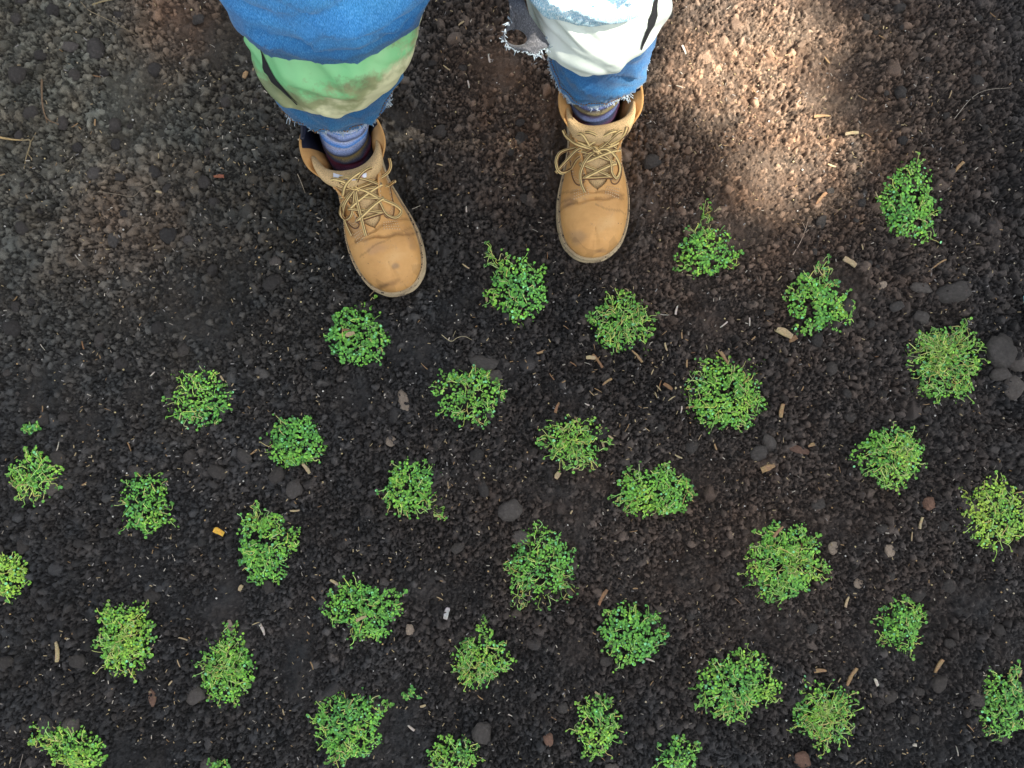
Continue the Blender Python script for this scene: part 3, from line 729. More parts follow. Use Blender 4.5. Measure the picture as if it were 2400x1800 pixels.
# hem stitch line and frayed threads
for L, seed, tl in ((LEG_A, 1.0, 1), (LEG_B, 5.0, .8)):
    nr = 130 if seed == 1 else 120
    hm = MB(); v5 = sample_leg(L, nr)[6]; pts = []
    for k in range(121):
        phi = 2*math.pi*k/120; p = ringpt(v5, phi, .006*min(1, .35+6/12), seed, .0012); p.z += .018*math.cos(phi-R(60))*max(0, 1-6/(nr*.25))*tl; pts.append(p)
    for k in range(120):
        hm.tube([pts[k], pts[k].lerp(pts[k+1], .65)], .0007, 4)
    hm.build('hem_stitching', mat('hem_thread', (.20, .10, .035), .8), jeans)
    fm = MB(); rr = random.Random(int(seed*10)); v5 = sample_leg(L, nr)[0]
    for k in range(900):
        phi = rr.uniform(0, 2*math.pi); tuft = noise.noise(Vector((phi*4, seed, 8)))
        if rr.random() > .45+tuft*1.3: continue
        p = ringpt(v5, phi, .006*.35, seed, .0004); p.z += noise.noise(Vector((phi*3, seed, 0)))*.010+.018*math.cos(phi-R(60))*tl+.003
        d = Vector((math.cos(phi), math.sin(phi), 0)); ln = rr.uniform(.002, .006)*(1+max(0, tuft)*2.2)
        a = Vector((rr.gauss(0, .7), rr.gauss(0, .7), -rr.uniform(.1, 1)))+d*rr.uniform(.0, .8)
        q1 = p+a.normalized()*ln*.5; q2 = q1+(a+Vector((rr.gauss(0, .8), rr.gauss(0, .8), rr.gauss(0, .5)))).normalized()*ln*.5
        fm.tube([p+Vector((0, 0, .004)), p+d*.0012, q1, q2], .00042, 4)
    fm.build('frayed_threads', M['fray'], jeans)
# knee pads
def pad(L, seed, prof, a0, a1, tint, slit_phi, zs):
    V = []; F = []; C = []; NP_, NZ = 70, 34
    for j in range(NZ):
        for k in range(NP_):
            t = k/(NP_-1); phi = a0+(a1-a0)*t; e = abs(2*t-1)
            s = j/(NZ-1)
            zb = prof[0][0]+(.012 if seed == 1 else 0)+.05*e**2.2+noise.noise(Vector((phi*5, seed, 1)))*.004; zt = prof[-1][0]
            z = zb+(zt-zb)*s
            m = len(prof)-1; tt = min(1, max(0, (z-prof[0][0])/(prof[-1][0]-prof[0][0])))*m; kk = min(int(tt), m-1); f = tt-kk
            v = [prof[kk][q]+(prof[kk+1][q]-prof[kk][q])*f for q in range(5)]
            p = ringpt((z, v[1], v[2], v[3], v[4]), phi, .0045, seed, .003)
            V.append(p); C.append(tint)
    for j in range(NZ-1):
        for k in range(NP_-1): a = j*NP_+k; F.append((a, a+1, a+NP_+1, a+NP_))
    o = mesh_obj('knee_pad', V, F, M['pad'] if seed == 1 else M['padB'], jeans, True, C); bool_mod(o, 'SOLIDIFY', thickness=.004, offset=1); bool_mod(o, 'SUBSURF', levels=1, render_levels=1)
    bm_ = MB(); g = []  # dark strip laid on for the shadowed slit beside the pad
    for i in range(15):
        for sd in (-1, 0, 1):
            t = i/14; z = zs[0]+(zs[1]-zs[0])*t; m = len(prof)-1; tt = min(1, max(0, (z-prof[0][0])/(prof[-1][0]-prof[0][0])))*m; kk = min(int(tt), m-1); f = tt-kk
            v = [prof[kk][q]+(prof[kk+1][q]-prof[kk][q])*f for q in range(5)]
            ph = slit_phi[0]+(slit_phi[1]-slit_phi[0])*t+sd*.085*math.sin(math.pi*min(1, t*1.0+.02))**.8
            p = ringpt((z, v[1], v[2], v[3], v[4]), ph, .0045, seed, .0085+(.001 if sd == 0 else 0)); g.append(p)
    bm_.add(g, [(i*3+b, i*3+b+1, i*3+b+4, i*3+b+3) for i in range(14) for b in range(2)]); s_ = bm_.build('dark_slit', M['dark_slit'], jeans)
    return o
PA = [(.322, -.213, .412, .078, .078), (.345, -.208, .410, .085, .083), (.38, -.202, .417, .088, .085), (.41, -.197, .426, .087, .085), (.445, -.190, .438, .082, .082)]
PB = [(.335, .102, .450, .064, .070), (.352, .100, .452, .072, .080), (.38, .097, .456, .075, .078), (.42, .092, .463, .075, .074), (.455, .088, .468, .074, .070)]
pad(LEG_A, 1.0, PA, R(-158), R(8), (1.05, 1.05, 1.0), (R(-116), R(-140)), (.372, .438))
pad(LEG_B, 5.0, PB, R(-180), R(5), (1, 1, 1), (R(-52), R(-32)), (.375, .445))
# torn flap with a worn-through hole, hanging from the inner seam of the image-right leg
ov = [(1188, -8), (1205, 30), (1190, 55), (1180, 82), (1186, 100), (1206, 116), (1238, 122), (1259, 130), (1266, 118), (1290, 105), (1268, 70), (1240, 30), (1225, -8)]
hc = (1208, 88)
def flap_pt(x, y, k):
    z = .43-.05*max(0, min(1, (y)/120))+.012*math.sin((x-1180)/30)+k
    return P(x, y, z)
n = 48; ovc = catmull([(a, b, 0) for a, b in ov]+[(ov[0][0], ov[0][1], 0)], n+1)[:n]
fv = []; ff_ = []
for k in range(n):
    q_ = ovc[k]; ang = math.atan2(q_.y-hc[1], q_.x-hc[0]); h_ = (hc[0]+25*math.cos(ang), hc[1]+17*math.sin(ang)+3*math.cos(ang))
    for t in range(7):
        f = t/6; x = h_[0]*(1-f)+q_.x*f; y = h_[1]*(1-f)+q_.y*f
        fv.append(flap_pt(x, y, .006*math.sin(math.pi*f)-.01*(1-f)+noise.noise(Vector((x*.05, y*.05, 0)))*.006))
for k in range(n):
    k2 = (k+1) % n
    for t in range(6): ff_.append((k*7+t, k*7+t+1, k2*7+t+1, k2*7+t))
fl = mesh_obj('torn_flap', fv, ff_, M['denim_in'], jeans, True, [(1, 1, 1)]*len(fv)); bool_mod(fl, 'SOLIDIFY', thickness=.002); bool_mod(fl, 'SUBSURF', levels=1, render_levels=1)
ft = MB(); rr = random.Random(3)
for k in range(90):
    q_ = ovc[rr.randrange(n//8, n*6//8)]; p = flap_pt(q_.x, q_.y, 0)
    a = Vector((rr.gauss(0, 1)-.4, rr.gauss(0, 1)-.5, rr.gauss(0, .5))).normalized()*rr.uniform(.002, .007)
    ft.tube([p, p+a*.6, p+a+Vector((0, 0, rr.gauss(0, .002)))], .0005, 4)
ft.build('frayed_threads', M['fray'], fl)
# socks
for (mname, pts, rad) in (('sockA', [(-.240, .335, .05), (-.247, .358, .09), (-.246, .380, .13), (-.236, .394, .17), (-.232, .404, .25)], (.031, .036, .038, .040, .046)),
                          ('sockB', [(.122, .39, .05), (.122, .412, .09), (.120, .432, .13), (.118, .441, .17), (.115, .446, .25)], (.030, .036, .041, .044, .048))):
    sv = []; sf = []; pc = catmull(pts, 60); rc = catmull([(r_, 0, 0) for r_ in rad], 60)
    for i in range(60):
        for k in range(56):
            a = 2*math.pi*k/56; rr_ = rc[i].x+noise.noise(Vector((math.cos(a)*1.5, math.sin(a)*1.5, i*.22)))*.0022+.0012*math.sin(i*1.05+math.sin(a)*1.2+math.cos(a*2)*.5)
            sv.append(pc[i]+Vector((rr_*math.cos(a)*.97, rr_*math.sin(a)*1.08, 0)))
    for i in range(59):
        for k in range(56): k2 = (k+1) % 56; sf.append((i*56+k, i*56+k2, (i+1)*56+k2, (i+1)*56+k))
    s_ = mesh_obj('sock', sv, sf, M[mname], person)
    s_['label'] = 'light blue striped knitted sock' if mname == 'sockA' else 'dark striped knitted sock with blue and purple bands'
bA = make_boot('A', -1, 2.0); bB = make_boot('B', 1, 8.0)
for b in (bA, bB): b.parent = person
bA['label'] = 'scuffed tan leather boot turned inward with a dark stained toe'; bB['label'] = 'tan leather boot pointing straight with open collar flaps in sunlight'

# ------------------------------------------------------------------ creeping plants
def clump(i, cx, cy, wd, ht, o):
    rr = random.Random(100+i); c = D(cx, cy, 0.012); k = CAMZ/FPX*1.085*.985
    rx = wd*k/2; ry = ht*k/2; rot = o.get('rot', 0); yel = o.get('yel', .3); dens = o.get('dens', 1); leg = o.get('leg', .3)
    tail = o.get('tail'); seed = i*3.7
    g0 = hz(c.x, c.y, .03)
    root = bpy.data.objects.new('creeping_plant', None); COL.objects.link(root); root.location = (c.x, c.y, g0)
    hgt = .024+.10*min(rx, ry)*.25
    lb = MB(); sb = MB()
    def bound(th):
        v = 1.10+.38*noise.noise(Vector((math.cos(th)*1.4, math.sin(th)*1.4, seed)))+.26*noise.noise(Vector((math.cos(th)*4, math.sin(th)*4, seed+5)))
        return v
    def pos(th, d):
        b = bound(th)*d; x = rx*b*math.cos(th); y = ry*b*math.sin(th)
        return x*math.cos(rot)-y*math.sin(rot), x*math.sin(rot)+y*math.cos(rot)
    def leaf(p, s, nrm, colr):
        t1 = nrm.orthogonal().normalized(); t1.rotate(Matrix.Rotation(rr.uniform(0, 6.28), 3, nrm)); t2 = nrm.cross(t1); n_ = 8
        el = rr.uniform(.78, 1.0)
        vs_ = [p-nrm*s*.22]+[p+(t1*math.cos(a*2*math.pi/n_)+t2*math.sin(a*2*math.pi/n_)*el)*s*(1 if a else .82) for a in range(n_)]
        lb.add(vs_, [(0, a+1, (a+1) % n_+1) for a in range(n_)], [tuple(x*.85 for x in colr)]+[colr]*n_)
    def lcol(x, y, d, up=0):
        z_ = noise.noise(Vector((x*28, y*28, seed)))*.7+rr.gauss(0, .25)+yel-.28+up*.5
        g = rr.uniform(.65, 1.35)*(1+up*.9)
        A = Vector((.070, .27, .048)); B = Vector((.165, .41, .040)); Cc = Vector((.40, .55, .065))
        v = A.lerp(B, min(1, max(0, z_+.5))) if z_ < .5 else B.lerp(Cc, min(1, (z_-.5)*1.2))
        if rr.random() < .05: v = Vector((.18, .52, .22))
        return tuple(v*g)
    def hole(x, y): return noise.noise(Vector((x*55, y*55, seed+9)))
    area = math.pi*rx*ry; N = int(area/1.0e-5*2.8*dens)
    for q in range(N):
        th = rr.uniform(0, 6.283); d = math.sqrt(rr.random())*rr.uniform(.92, 1.06); x, y = pos(th, d)
        hn = hole(x, y)
        if hn < -.50+.30*(1-dens) or noise.noise(Vector((x*170, y*170, seed+3))) < -.22 : continue
        if d > .75 and rr.random() < (d-.75)*1.6: continue
        zt = hgt*(1-.75*d**2.5)*(.75+.5*noise.noise(Vector((x*35, y*35, seed+2))))
        z = zt*(1-rr.random()**2*.7)
        nrm = Vector((rr.gauss(0, .30)+math.cos(th)*d*.25, rr.gauss(0, .30)+math.sin(th)*d*.25, 1)).normalized()
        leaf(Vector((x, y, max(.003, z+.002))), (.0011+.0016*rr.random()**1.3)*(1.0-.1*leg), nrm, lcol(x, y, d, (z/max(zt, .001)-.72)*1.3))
    scol = lambda: tuple(x*rr.uniform(.7, 1.25) for x in ((.62, .74, .22) if rr.random() < .6+yel*.3 else (.32, .55, .12)))
    def strand(x0, y0, z0, x1, y1, z1, r=.0006, nl=2, bend=.006):
        m1 = Vector((x0*.6+x1*.4+rr.gauss(0, bend*.5), y0*.6+y1*.4+rr.gauss(0, bend*.5), max(z0, z1)+rr.uniform(0, bend*.8)))
        m2 = Vector((x0*.2+x1*.8+rr.gauss(0, bend*.4), y0*.2+y1*.8+rr.gauss(0, bend*.4), max(.002, (z1+max(z0, z1))/2)))
        pts = catmull([(x0, y0, z0), m1, m2, (x1, y1, z1)], 8); sb.tube(pts, r, 3, col=scol(), cap=False)
        for q in range(nl):
            p = pts[-1-rr.randrange(0, 3)]+Vector((rr.gauss(0, .0022), rr.gauss(0, .0022), .001))
            leaf(p, rr.uniform(.0017, .003), Vector((rr.gauss(0, .35), rr.gauss(0, .35), 1)).normalized(), lcol(x1, y1, 1))
    for q in range(int((6+170*leg**1.8)*area/.006)):
        th = rr.uniform(0, 6.283); d = math.sqrt(rr.random())*.9; x, y = pos(th, d)
        bx, by = o.get('bare', (0, 0))
        if leg > .5 and rr.random() < .5: x, y = x*.6+bx*rx, y*.6+by*ry
        L_ = rr.uniform(.009, .021)*min(1, min(rx, ry)/.028); a = rr.uniform(0, 6.28) if rr.random() < .6 else th+rr.gauss(0, .5)
        z = hgt*(1-.6*d*d)
        strand(x, y, z*rr.uniform(.5, 1), x+L_*math.cos(a), y+L_*math.sin(a), z*rr.uniform(.75, 1.15), .00055, 1)
    for q in range(int(7+rr.random()*8)):      # stray shoots past the edge
        th = rr.uniform(0, 6.283); x, y = pos(th, .85); e = rr.uniform(.007, .016)*min(1, min(rx, ry)/.028); x1 = x+e*math.cos(th+rr.gauss(0, .4)); y1 = y+e*math.sin(th+rr.gauss(0, .4))
        strand(x, y, .006, x1, y1, rr.uniform(.003, .010), .0006, rr.randint(2, 5))
    if tail:
        for (tx, ty, tw) in tail:
            t0 = D(tx, ty, .01)-c; L_ = math.hypot(t0.x, t0.y); ang = math.atan2(t0.y, t0.x); s0 = .55*min(rx, ry)
            wv = tw*k/2
            for q in range(int(L_*tw*1.5*dens*.75)):
                f = rr.random()**.9; rad = s0+(L_-s0)*f; wq = wv*(1-.55*f); off = rr.gauss(0, .45)*wq
                x = rad*math.cos(ang)-off*math.sin(ang); y = rad*math.sin(ang)+off*math.cos(ang)
                leaf(Vector((x, y, rr.uniform(.004, .018)*(1-.5*f))), rr.uniform(.0018, .0031), Vector((rr.gauss(0, .4), rr.gauss(0, .4), 1)).normalized(), lcol(x, y, f))
            for q in range(22):
                f = rr.random(); rad = s0+(L_-s0)*f; off = rr.gauss(0, .5)*wv*(1-.5*f); a = ang+rr.gauss(0, .6)
                x = rad*math.cos(ang)-off*math.sin(ang); y = rad*math.sin(ang)+off*math.cos(ang)
                strand(x, y, .006, x+.014*math.cos(a), y+.014*math.sin(a), .008, .0006, 1)
    l_ = lb.build('leaves', M['leaf'], root, False); s_ = sb.build('stems', M['stem'], root)
    return root
CL = [
 (1975, 443, 122, 150, dict(yel=.25, leg=.3), 'plump creeping plant standing alone farthest up on the right of the boots'),
 (1527, 545, 118, 98, dict(yel=.45, leg=.1, tail=[(1525, 448, 50)]), 'pear shaped bright green plant with a narrow top just right of the sunlit boot'),
 (1765, 655, 120, 128, dict(yel=.45, leg=.2, tail=[(1782, 562, 40), (1838, 665, 40)]), 'bright green plant tapering to a tip at its top above the pale wood block'),
 (2045, 785, 145, 150, dict(yel=.5, leg=1.0, dens=.6, bare=(-.2, .3), tail=[(2095, 700, 35)]), 'loose stringy plant beside the large flat grey stones at the right'),
 (1117, 625, 115, 120, dict(yel=.15, leg=.2, tail=[(1052, 535, 18)]), 'dark green plant between the toes of the two boots'),
 (1342, 697, 128, 108, dict(yel=.4, leg=.8, dens=.7), 'airy plant with curly stems below the toe of the sunlit boot'),
 (768, 725, 132, 118, dict(yel=.1, leg=.1), 'dense round leaved plant with straw bits on it below the shaded boot'),
 (1572, 857, 155, 148, dict(yel=.5, leg=.45, tail=[(1650, 780, 22)]), 'large bright plant with a brown splinter at its upper edge'),
 (1013, 850, 128, 122, dict(yel=.3, leg=.5, dens=.75), 'open plant just under the long grey soil clod'),
 (425, 865, 112, 118, dict(yel=.25, leg=.4, dens=.7), 'ragged small plant highest up on the left side of the bed'),
 (632, 957, 118, 112, dict(yel=.1, leg=.1), 'compact leafy plant with a pale splinter sticking from its lower edge'),
 (1238, 958, 118, 105, dict(yel=.45, leg=.8, dens=.6), 'thin dull green plant in the middle of the bed'),
 (1928, 982, 142, 125, dict(yel=.5, leg=.65, dens=.85), 'bright plant to the right of the smooth reddish brown stone'),
 (1420, 1072, 150, 108, dict(yel=.45, leg=.4, tail=[(1330, 1078, 40)]), 'wide low plant in the centre right of the bed'),
 (2158, 1115, 128, 138, dict(yel=.95, leg=.45), 'yellowish plant cut by the right edge beside a row of brown stones'),
 (75, 1030, 95, 108, dict(yel=.4, leg=.6, dens=.75), 'sparse little plant near the left edge pressed against a clod'),
 (305, 1092, 102, 128, dict(yel=.2, leg=.3, dens=.85), 'upright oval plant second in from the left edge'),
 (888, 1055, 112, 118, dict(yel=.3, leg=.35, rot=-.4, tail=[(952, 1112, 45)]), 'plant stretched toward the lower right left of a big round clod'),
 (565, 1185, 115, 135, dict(yel=.25, leg=.4, tail=[(548, 1100, 40)]), 'tall plant to the right of a small yellow leaf'),
 (1172, 1222, 140, 130, dict(yel=.2, leg=.45, dens=.75, tail=[(1110, 1332, 50), (1238, 1280, 35)]), 'two lobed sprawling plant around a pebble in the centre of the bed'),
 (1695, 1218, 155, 165, dict(yel=.5, leg=.6, rot=.3, dens=.95), 'biggest leaning plant at the lower right with yellow stems'),
 (10, 1250, 75, 92, dict(yel=.8, leg=.3), 'plant cut in half by the left edge beside dark clods'),
 (790, 1315, 150, 112, dict(yel=.25, leg=.25), 'broad plant with a pinkish pebble at its right'),
 (268, 1385, 118, 145, dict(yel=.6, leg=.6), 'mossy olive plant to the right of a long pale wood chip'),
 (483, 1445, 108, 145, dict(yel=.35, leg=.6), 'notched plant under an upright whitish pebble'),
 (1038, 1430, 108, 130, dict(yel=.35, leg=.7, dens=.75, bare=(-.4, -.3)), 'plant whose lower left is only bare pale stems'),
 (1370, 1368, 128, 122, dict(yel=.2, leg=.2), 'dense fan shaped plant below the brown splinter in the lower middle'),
 (1958, 1353, 92, 110, dict(yel=.25, leg=.4), 'small square plant with dark soil clods around it at the lower right'),
 (1592, 1487, 152, 128, dict(yel=.35, leg=.4, tail=[(1570, 1550, 40)]), 'large round plant low down right of centre'),
 (1782, 1545, 125, 128, dict(yel=.45, leg=.9, dens=.6), 'stringy plant under a light brown stick at the lower right'),
 (2175, 1532, 105, 122, dict(yel=.2, leg=.35, tail=[(2200, 1450, 45)]), 'dark green plant cut by the right edge near the bottom'),
 (750, 1573, 138, 155, dict(yel=.25, leg=.45), 'big oval plant near the bottom edge left of centre'),
 (1298, 1580, 84, 115, dict(yel=.35, leg=.5), 'slim plant right of the orange brown stone at the bottom'),
 (155, 1612, 150, 75, dict(yel=.6, leg=.5, rot=-.45), 'slanting plant in the bottom left corner'),
 (978, 1640, 105, 72, dict(yel=.3, leg=.5, dens=.8), 'plant cut by the bottom edge with shoots reaching up'),
 (1470, 1645, 80, 62, dict(yel=.35, leg=.2), 'small dome shaped plant cut by the bottom edge'),
 (467, 1660, 38, 26, dict(yel=.4, leg=.4), 'tiny tip of a plant peeping over the bottom edge'),
 (70, 925, 26, 14, dict(yel=0, leg=.2, dens=.5), 'tiny bluish green sprig near the left edge'),
 (885, 1505, 26, 14, dict(yel=.2, leg=.6, dens=.4), 'tiny pale sprig lying above the bottom middle'),
]
for i, (cx, cy, wd, ht, o, lab) in enumerate(CL):
    tag(clump(i, cx, cy, wd, ht, o), lab, 'plant', 'small creeping plants set out over the bed')

# ------------------------------------------------------------------ clods, stones, chips, twigs
def rock_mesh(name, seed, angular=.5, flat=.7, sub=3):
    bm = bmesh.new(); bmesh.ops.create_icosphere(bm, subdivisions=sub, radius=1); r = random.Random(seed)
    pl = [(Vector((r.gauss(0, 1), r.gauss(0, 1), r.gauss(0, .9))).normalized(), r.uniform(.58, .92)) for _ in range(int(8+angular*12))]
    for v in bm.verts:
        p = v.co.copy()
        for n_, d in pl:
            e = p.dot(n_)-d
            if e > 0: p -= n_*e*(.6+.38*angular)
        p += p.normalized()*(noise.noise(p*2.1+Vector((seed, 0, 0)))*.14+noise.noise(p*6+Vector((seed, 0, 0)))*.06+noise.noise(p*14)*.025)
        p.z *= flat; v.co = p
    m = bpy.data.meshes.new(name); bm.to_mesh(m); bm.free(); m.polygons.foreach_set('use_smooth', [True]*len(m.polygons)); return m
ROCKS = [rock_mesh('soil_clod', s, .35+.1*(s % 3), .62) for s in range(8)]
SMOOTHR = [rock_mesh('pebble', 40+s, .15, .55) for s in range(4)]
def place_rock(kind, name, px, py, sx, sy, rot, m_, label, cat, group=None, zk=.35, disp=True, flat=1.0):
    c = D(px, py) if disp else P(px, py); k = CAMZ/FPX*(1.085 if disp else 1)
    src = kind[random.randrange(len(kind))]
    me_ = src.copy() if m_ is not None else src
    o = bpy.data.objects.new(name, me_)
    if m_ is not None: me_.materials.clear(); me_.materials.append(m_)
    COL.objects.link(o); ax, ay = sx*k/2*1.12, sy*k/2*1.12; az = min(ax, ay)*flat
    o.scale = (ax, ay, az); o.rotation_euler = (random.uniform(-.15, .15), random.uniform(-.15, .15), rot)
    o.location = (c.x, c.y, hz(c.x, c.y, min(ax, ay)*.8)+az*.62*zk)
    tag(o, label, cat, group); return o
SP = [
 (2055, 632, 74, 46, .1, 'stone', 'largest smooth flat grey stone, oval, at the right of the bed', .7),
 (2160, 757, 76, 72, .5, 'stone', 'big angular grey stone with an orange curl on it by the right edge', .8),
 (2196, 785, 46, 34, -.3, 'stone', 'light brown edged stone touching the big angular stone', .7),
 (2160, 808, 44, 34, .2, 'stone', 'rounded grey stone just below the big angular stone', .8),
 (2190, 838, 44, 50, .4, 'stone', 'pitted grey stone against the right edge under the others', .7),
 (1990, 622, 46, 26, -.1, 'stone', 'dark oblong stone left of the largest flat stone', .8),
 (1932, 662, 32, 26, .4, 'stone', 'dark blocky stone below the pale pebble on the right', .8),
 (1985, 688, 40, 34, .4, 'stone', 'angular dark stone above the loose stringy plant', .8),
 (1662, 957, 30, 44, .4, 'stone', 'grey oval stone beside the reddish brown stone', .8),
 (1640, 978, 40, 32, .2, 'stone', 'grey stone tucked under the grey oval stone', .8),
 (1045, 781, 68, 32, -.25, 'stone', 'long grey clod above the open plant in the middle', .8),
 (1072, 812, 34, 30, .3, 'stone', 'blunt grey clod right of the open plant', .8),
 (1101, 1103, 56, 46, .2, 'stone', 'big round clod in the centre of the bed', .8),
 (1128, 1165, 44, 32, -.5, 'stone', 'flat clod at the upper left of the two lobed plant', .8),
 (204, 103, 40, 46, .5, 'stone', 'large pale clod near the upper left corner', .8),
 (152, 100, 42, 24, -.2, 'stone', 'oblong clod left of the large pale clod at the upper left', .8),
 (208, 375, 36, 26, .1, 'stone', 'flat oval stone left of the shaded boot collar', .7),
 (527, 985, 26, 40, .9, 'stone', 'dark egg shaped stone left of the compact leafy plant', .9),
 (636, 1058, 36, 38, .1, 'stone', 'two tone clod below the compact leafy plant', .8),
 (290, 1020, 38, 26, -.3, 'stone', 'bluish grey clod above the upright oval plant', .7),
 (118, 1052, 28, 34, .3, 'stone', 'egg shaped clod pressing on the sparse plant at the left', .9),
 (425, 1500, 42, 36, .2, 'stone', 'wedge clod left of the notched plant', .8),
 (450, 1650, 38, 36, .2, 'stone', 'round dark clod near the bottom edge at the left', .8),
 (110, 1560, 34, 44, .6, 'stone', 'tall dark clod behind the slanting corner plant', .8),
 (161, 1560, 38, 40, -.4, 'stone', 'second tall dark clod behind the slanting corner plant, the right one', .8),
 (1042, 1585, 42, 52, -.3, 'stone', 'smooth long clod left of the plant with bare stems', .8),
 (1322, 1668, 34, 30, 0, 'stone', 'round clod left of the slim plant at the bottom', .9),
 (1216, 1535, 26, 26, 0, 'stone', 'small round clod between the bare stemmed and the slim plant', .9),
 (2010, 1088, 28, 28, .3, 'redstone', 'dull reddish stone between the two plants at the right', .7),
 (1728, 972, 44, 19, -.25, 'redstone', 'smooth oblong reddish brown stone lying near the grey oval stone', .6),
 (871, 866, 22, 44, .3, 'palestone', 'striped brown stone left of the open plant', .6),
 (843, 954, 22, 20, .7, 'palestone', 'tan pebble beside a dark clod in the left middle', .8),
 (886, 1358, 20, 24, 0, 'palestone', 'pinkish round pebble right of the broad plant', .9),
 (1185, 1599, 22, 30, .2, 'redstone', 'orange brown stone with a white speck near the bottom edge', .8),
 (1732, 1640, 34, 42, .1, 'redstone', 'flat brown stone at the bottom right edge', .6),
 (337, 1500, 20, 36, .1, 'redstone', 'wedge shaped reddish stone left of the notched plant', .6),
 (1920, 1190, 22, 28, .1, 'palestone', 'tan pebble right of the biggest leaning plant, the farther one', .8),
 (1798, 1183, 20, 28, .1, 'palestone', 'dusty brown pebble touching the biggest leaning plant on the right', .8),
 (1858, 1262, 24, 18, .8, 'palestone', 'tan wedge stone with a green sprout on it', .6),
 (1898, 618, 22, 15, .3, 'palestone', 'pale grey pebble between the tapering plant and the flat stones', .8),
 (2098, 1098, 30, 22, -.5, 'palestone', 'tan stone left of the yellowish plant', .6),
 (497, 1355, 12, 34, .1, 'palestone', 'upright whitish pebble above the notched plant', .8),
 (600, 568, 26, 20, .2, 'stone', 'bluish clod left of the shaded boot', .8),
 (246, 520, 26, 30, .4, 'stone', 'earthy clod in the trodden brown patch at the left', .8),
 (412, 520, 26, 22, .2, 'stone', 'pale clod alone left of the shaded boot toe', .8),
]
bpx = []
for (px, py, sx, sy, rot, mk, lab, fl_) in SP:
    random.seed(px*7+py)
    place_rock(SMOOTHR if mk == 'palestone' else ROCKS, 'stone' if mk != 'stone' or fl_ == .7 else 'soil_clod', px, py, sx, sy, rot, M[mk], lab, 'stone' if fl_ <= .7 or mk != 'stone' else 'clod', 'stones and clods with a look of their own', .3, True, fl_)
    bpx.append((px*1.085, py*1.085, max(sx, sy)*.6))
for mm in ROCKS: mm.materials.append(M['clod'])
rr = random.Random(77)
def blocked(x, y, m=0):
    for (cx, cy, wd, ht, *_r) in CL:
        if abs(x-cx*1.085) < wd*.5+m and abs(y-cy*1.085) < ht*.5+m: return True
    p = P(x, y)
    i = int((p.x-GX0)/DX); j = int((p.y-GY0)/DX)
    return 0 <= i < FXN and 0 <= j < FYN and foot[j, i] > .05
SHORT = ['plump plant', 'pear shaped plant', 'tapering plant', 'loose stringy plant', 'plant between the toes', 'airy plant', 'dense round leaved plant', 'large bright plant', 'open plant', 'ragged small plant', 'compact leafy plant', 'thin dull plant', 'bright plant by the reddish stone', 'wide low plant', 'yellowish plant', 'sparse little plant', 'upright oval plant', 'stretched plant', 'tall plant', 'two lobed plant', 'biggest leaning plant', 'plant cut by the left edge', 'broad plant', 'mossy olive plant', 'notched plant', 'bare stemmed plant', 'fan shaped plant', 'small square plant', 'large round plant', 'stringy lower right plant', 'dark green edge plant', 'big oval plant', 'slim plant', 'slanting corner plant', 'plant cut by the bottom edge', 'small dome shaped plant']
LM = [(c_[0]*1.085, c_[1]*1.085, n_) for c_, n_ in zip(CL, SHORT)]+[(790, 120, 'left leg'), (1390, 90, 'right leg'), (950, 600, 'shaded boot'), (1370, 560, 'sunlit boot'), (220, 112, 'pale upper left clod'), (2230, 686, 'largest flat stone'), (30, 328, 'straw stalk')]
ORD = ['closest', 'second closest', 'third closest', 'fourth closest', 'fifth closest', 'sixth closest', 'seventh closest', 'eighth closest', 'ninth closest', 'tenth closest', 'eleventh closest', 'twelfth closest', 'thirteenth closest', 'fourteenth closest', 'farthest']
def rank_labels(items, what):
    b = {}
    for o, x, y in items:
        d, lx, ly, nm = min((math.hypot(x-a, y-c), a, c, nm_) for a, c, nm_ in LM)
        k = int(((math.degrees(math.atan2(ly-y, x-lx))+22.5) % 360)//45)
        dr = ['right of', 'above right of', 'above', 'above left of', 'left of', 'below left of', 'below', 'below right of'][k]
        b.setdefault((nm, dr), []).append((d, o))
    for (nm, dr), l in b.items():
        l.sort(key=lambda t: t[0])
        for r, (d, o) in enumerate(l): o['label'] = '%s, %s one %s the %s' % (what, ORD[min(r, 14)], dr, nm)
def quarter(x, y):
    return ('upper' if y < 700 else 'lower' if y > 1250 else 'middle')+' '+('left' if x < 800 else 'right' if x > 1600 else 'centre')
n = 0; many = []
while n < 240:
    x = rr.uniform(-20, 2420); y = rr.uniform(-20, 1820)
    i = int((P(x, y).x-GX0)/DX); j = int((P(x, y).y-GY0)/DX)
    pr = .25+.6*coarse[j, i]+.5*(x > 1900)+.25*(x < 500 and y > 1300)-.5*smooth[j, i]
    if rr.random() > pr or blocked(x, y, 4): continue
    s = rr.choice((12, 15, 18, 22, 27, 34)) if rr.random() < .85 else rr.uniform(30, 48)
    if any((x-a)**2+(y-b)**2 < (c*1.0+s*.6)**2 for a, b, c in bpx): continue
    random.seed(n)
    ro = place_rock(ROCKS, 'soil_clod', x, y, s, s*rr.uniform(.7, 1), rr.uniform(0, 6.28), None,
               'rough dark soil clod among others in the '+quarter(x, y)+' of the bed', 'clod', 'dark soil clods in the '+quarter(x, y)+' of the bed', .35, False, .85)
    bpx.append((x, y, s*.6)); n += 1; many.append((ro, x, y))
rank_labels(many, 'rough dark clod')

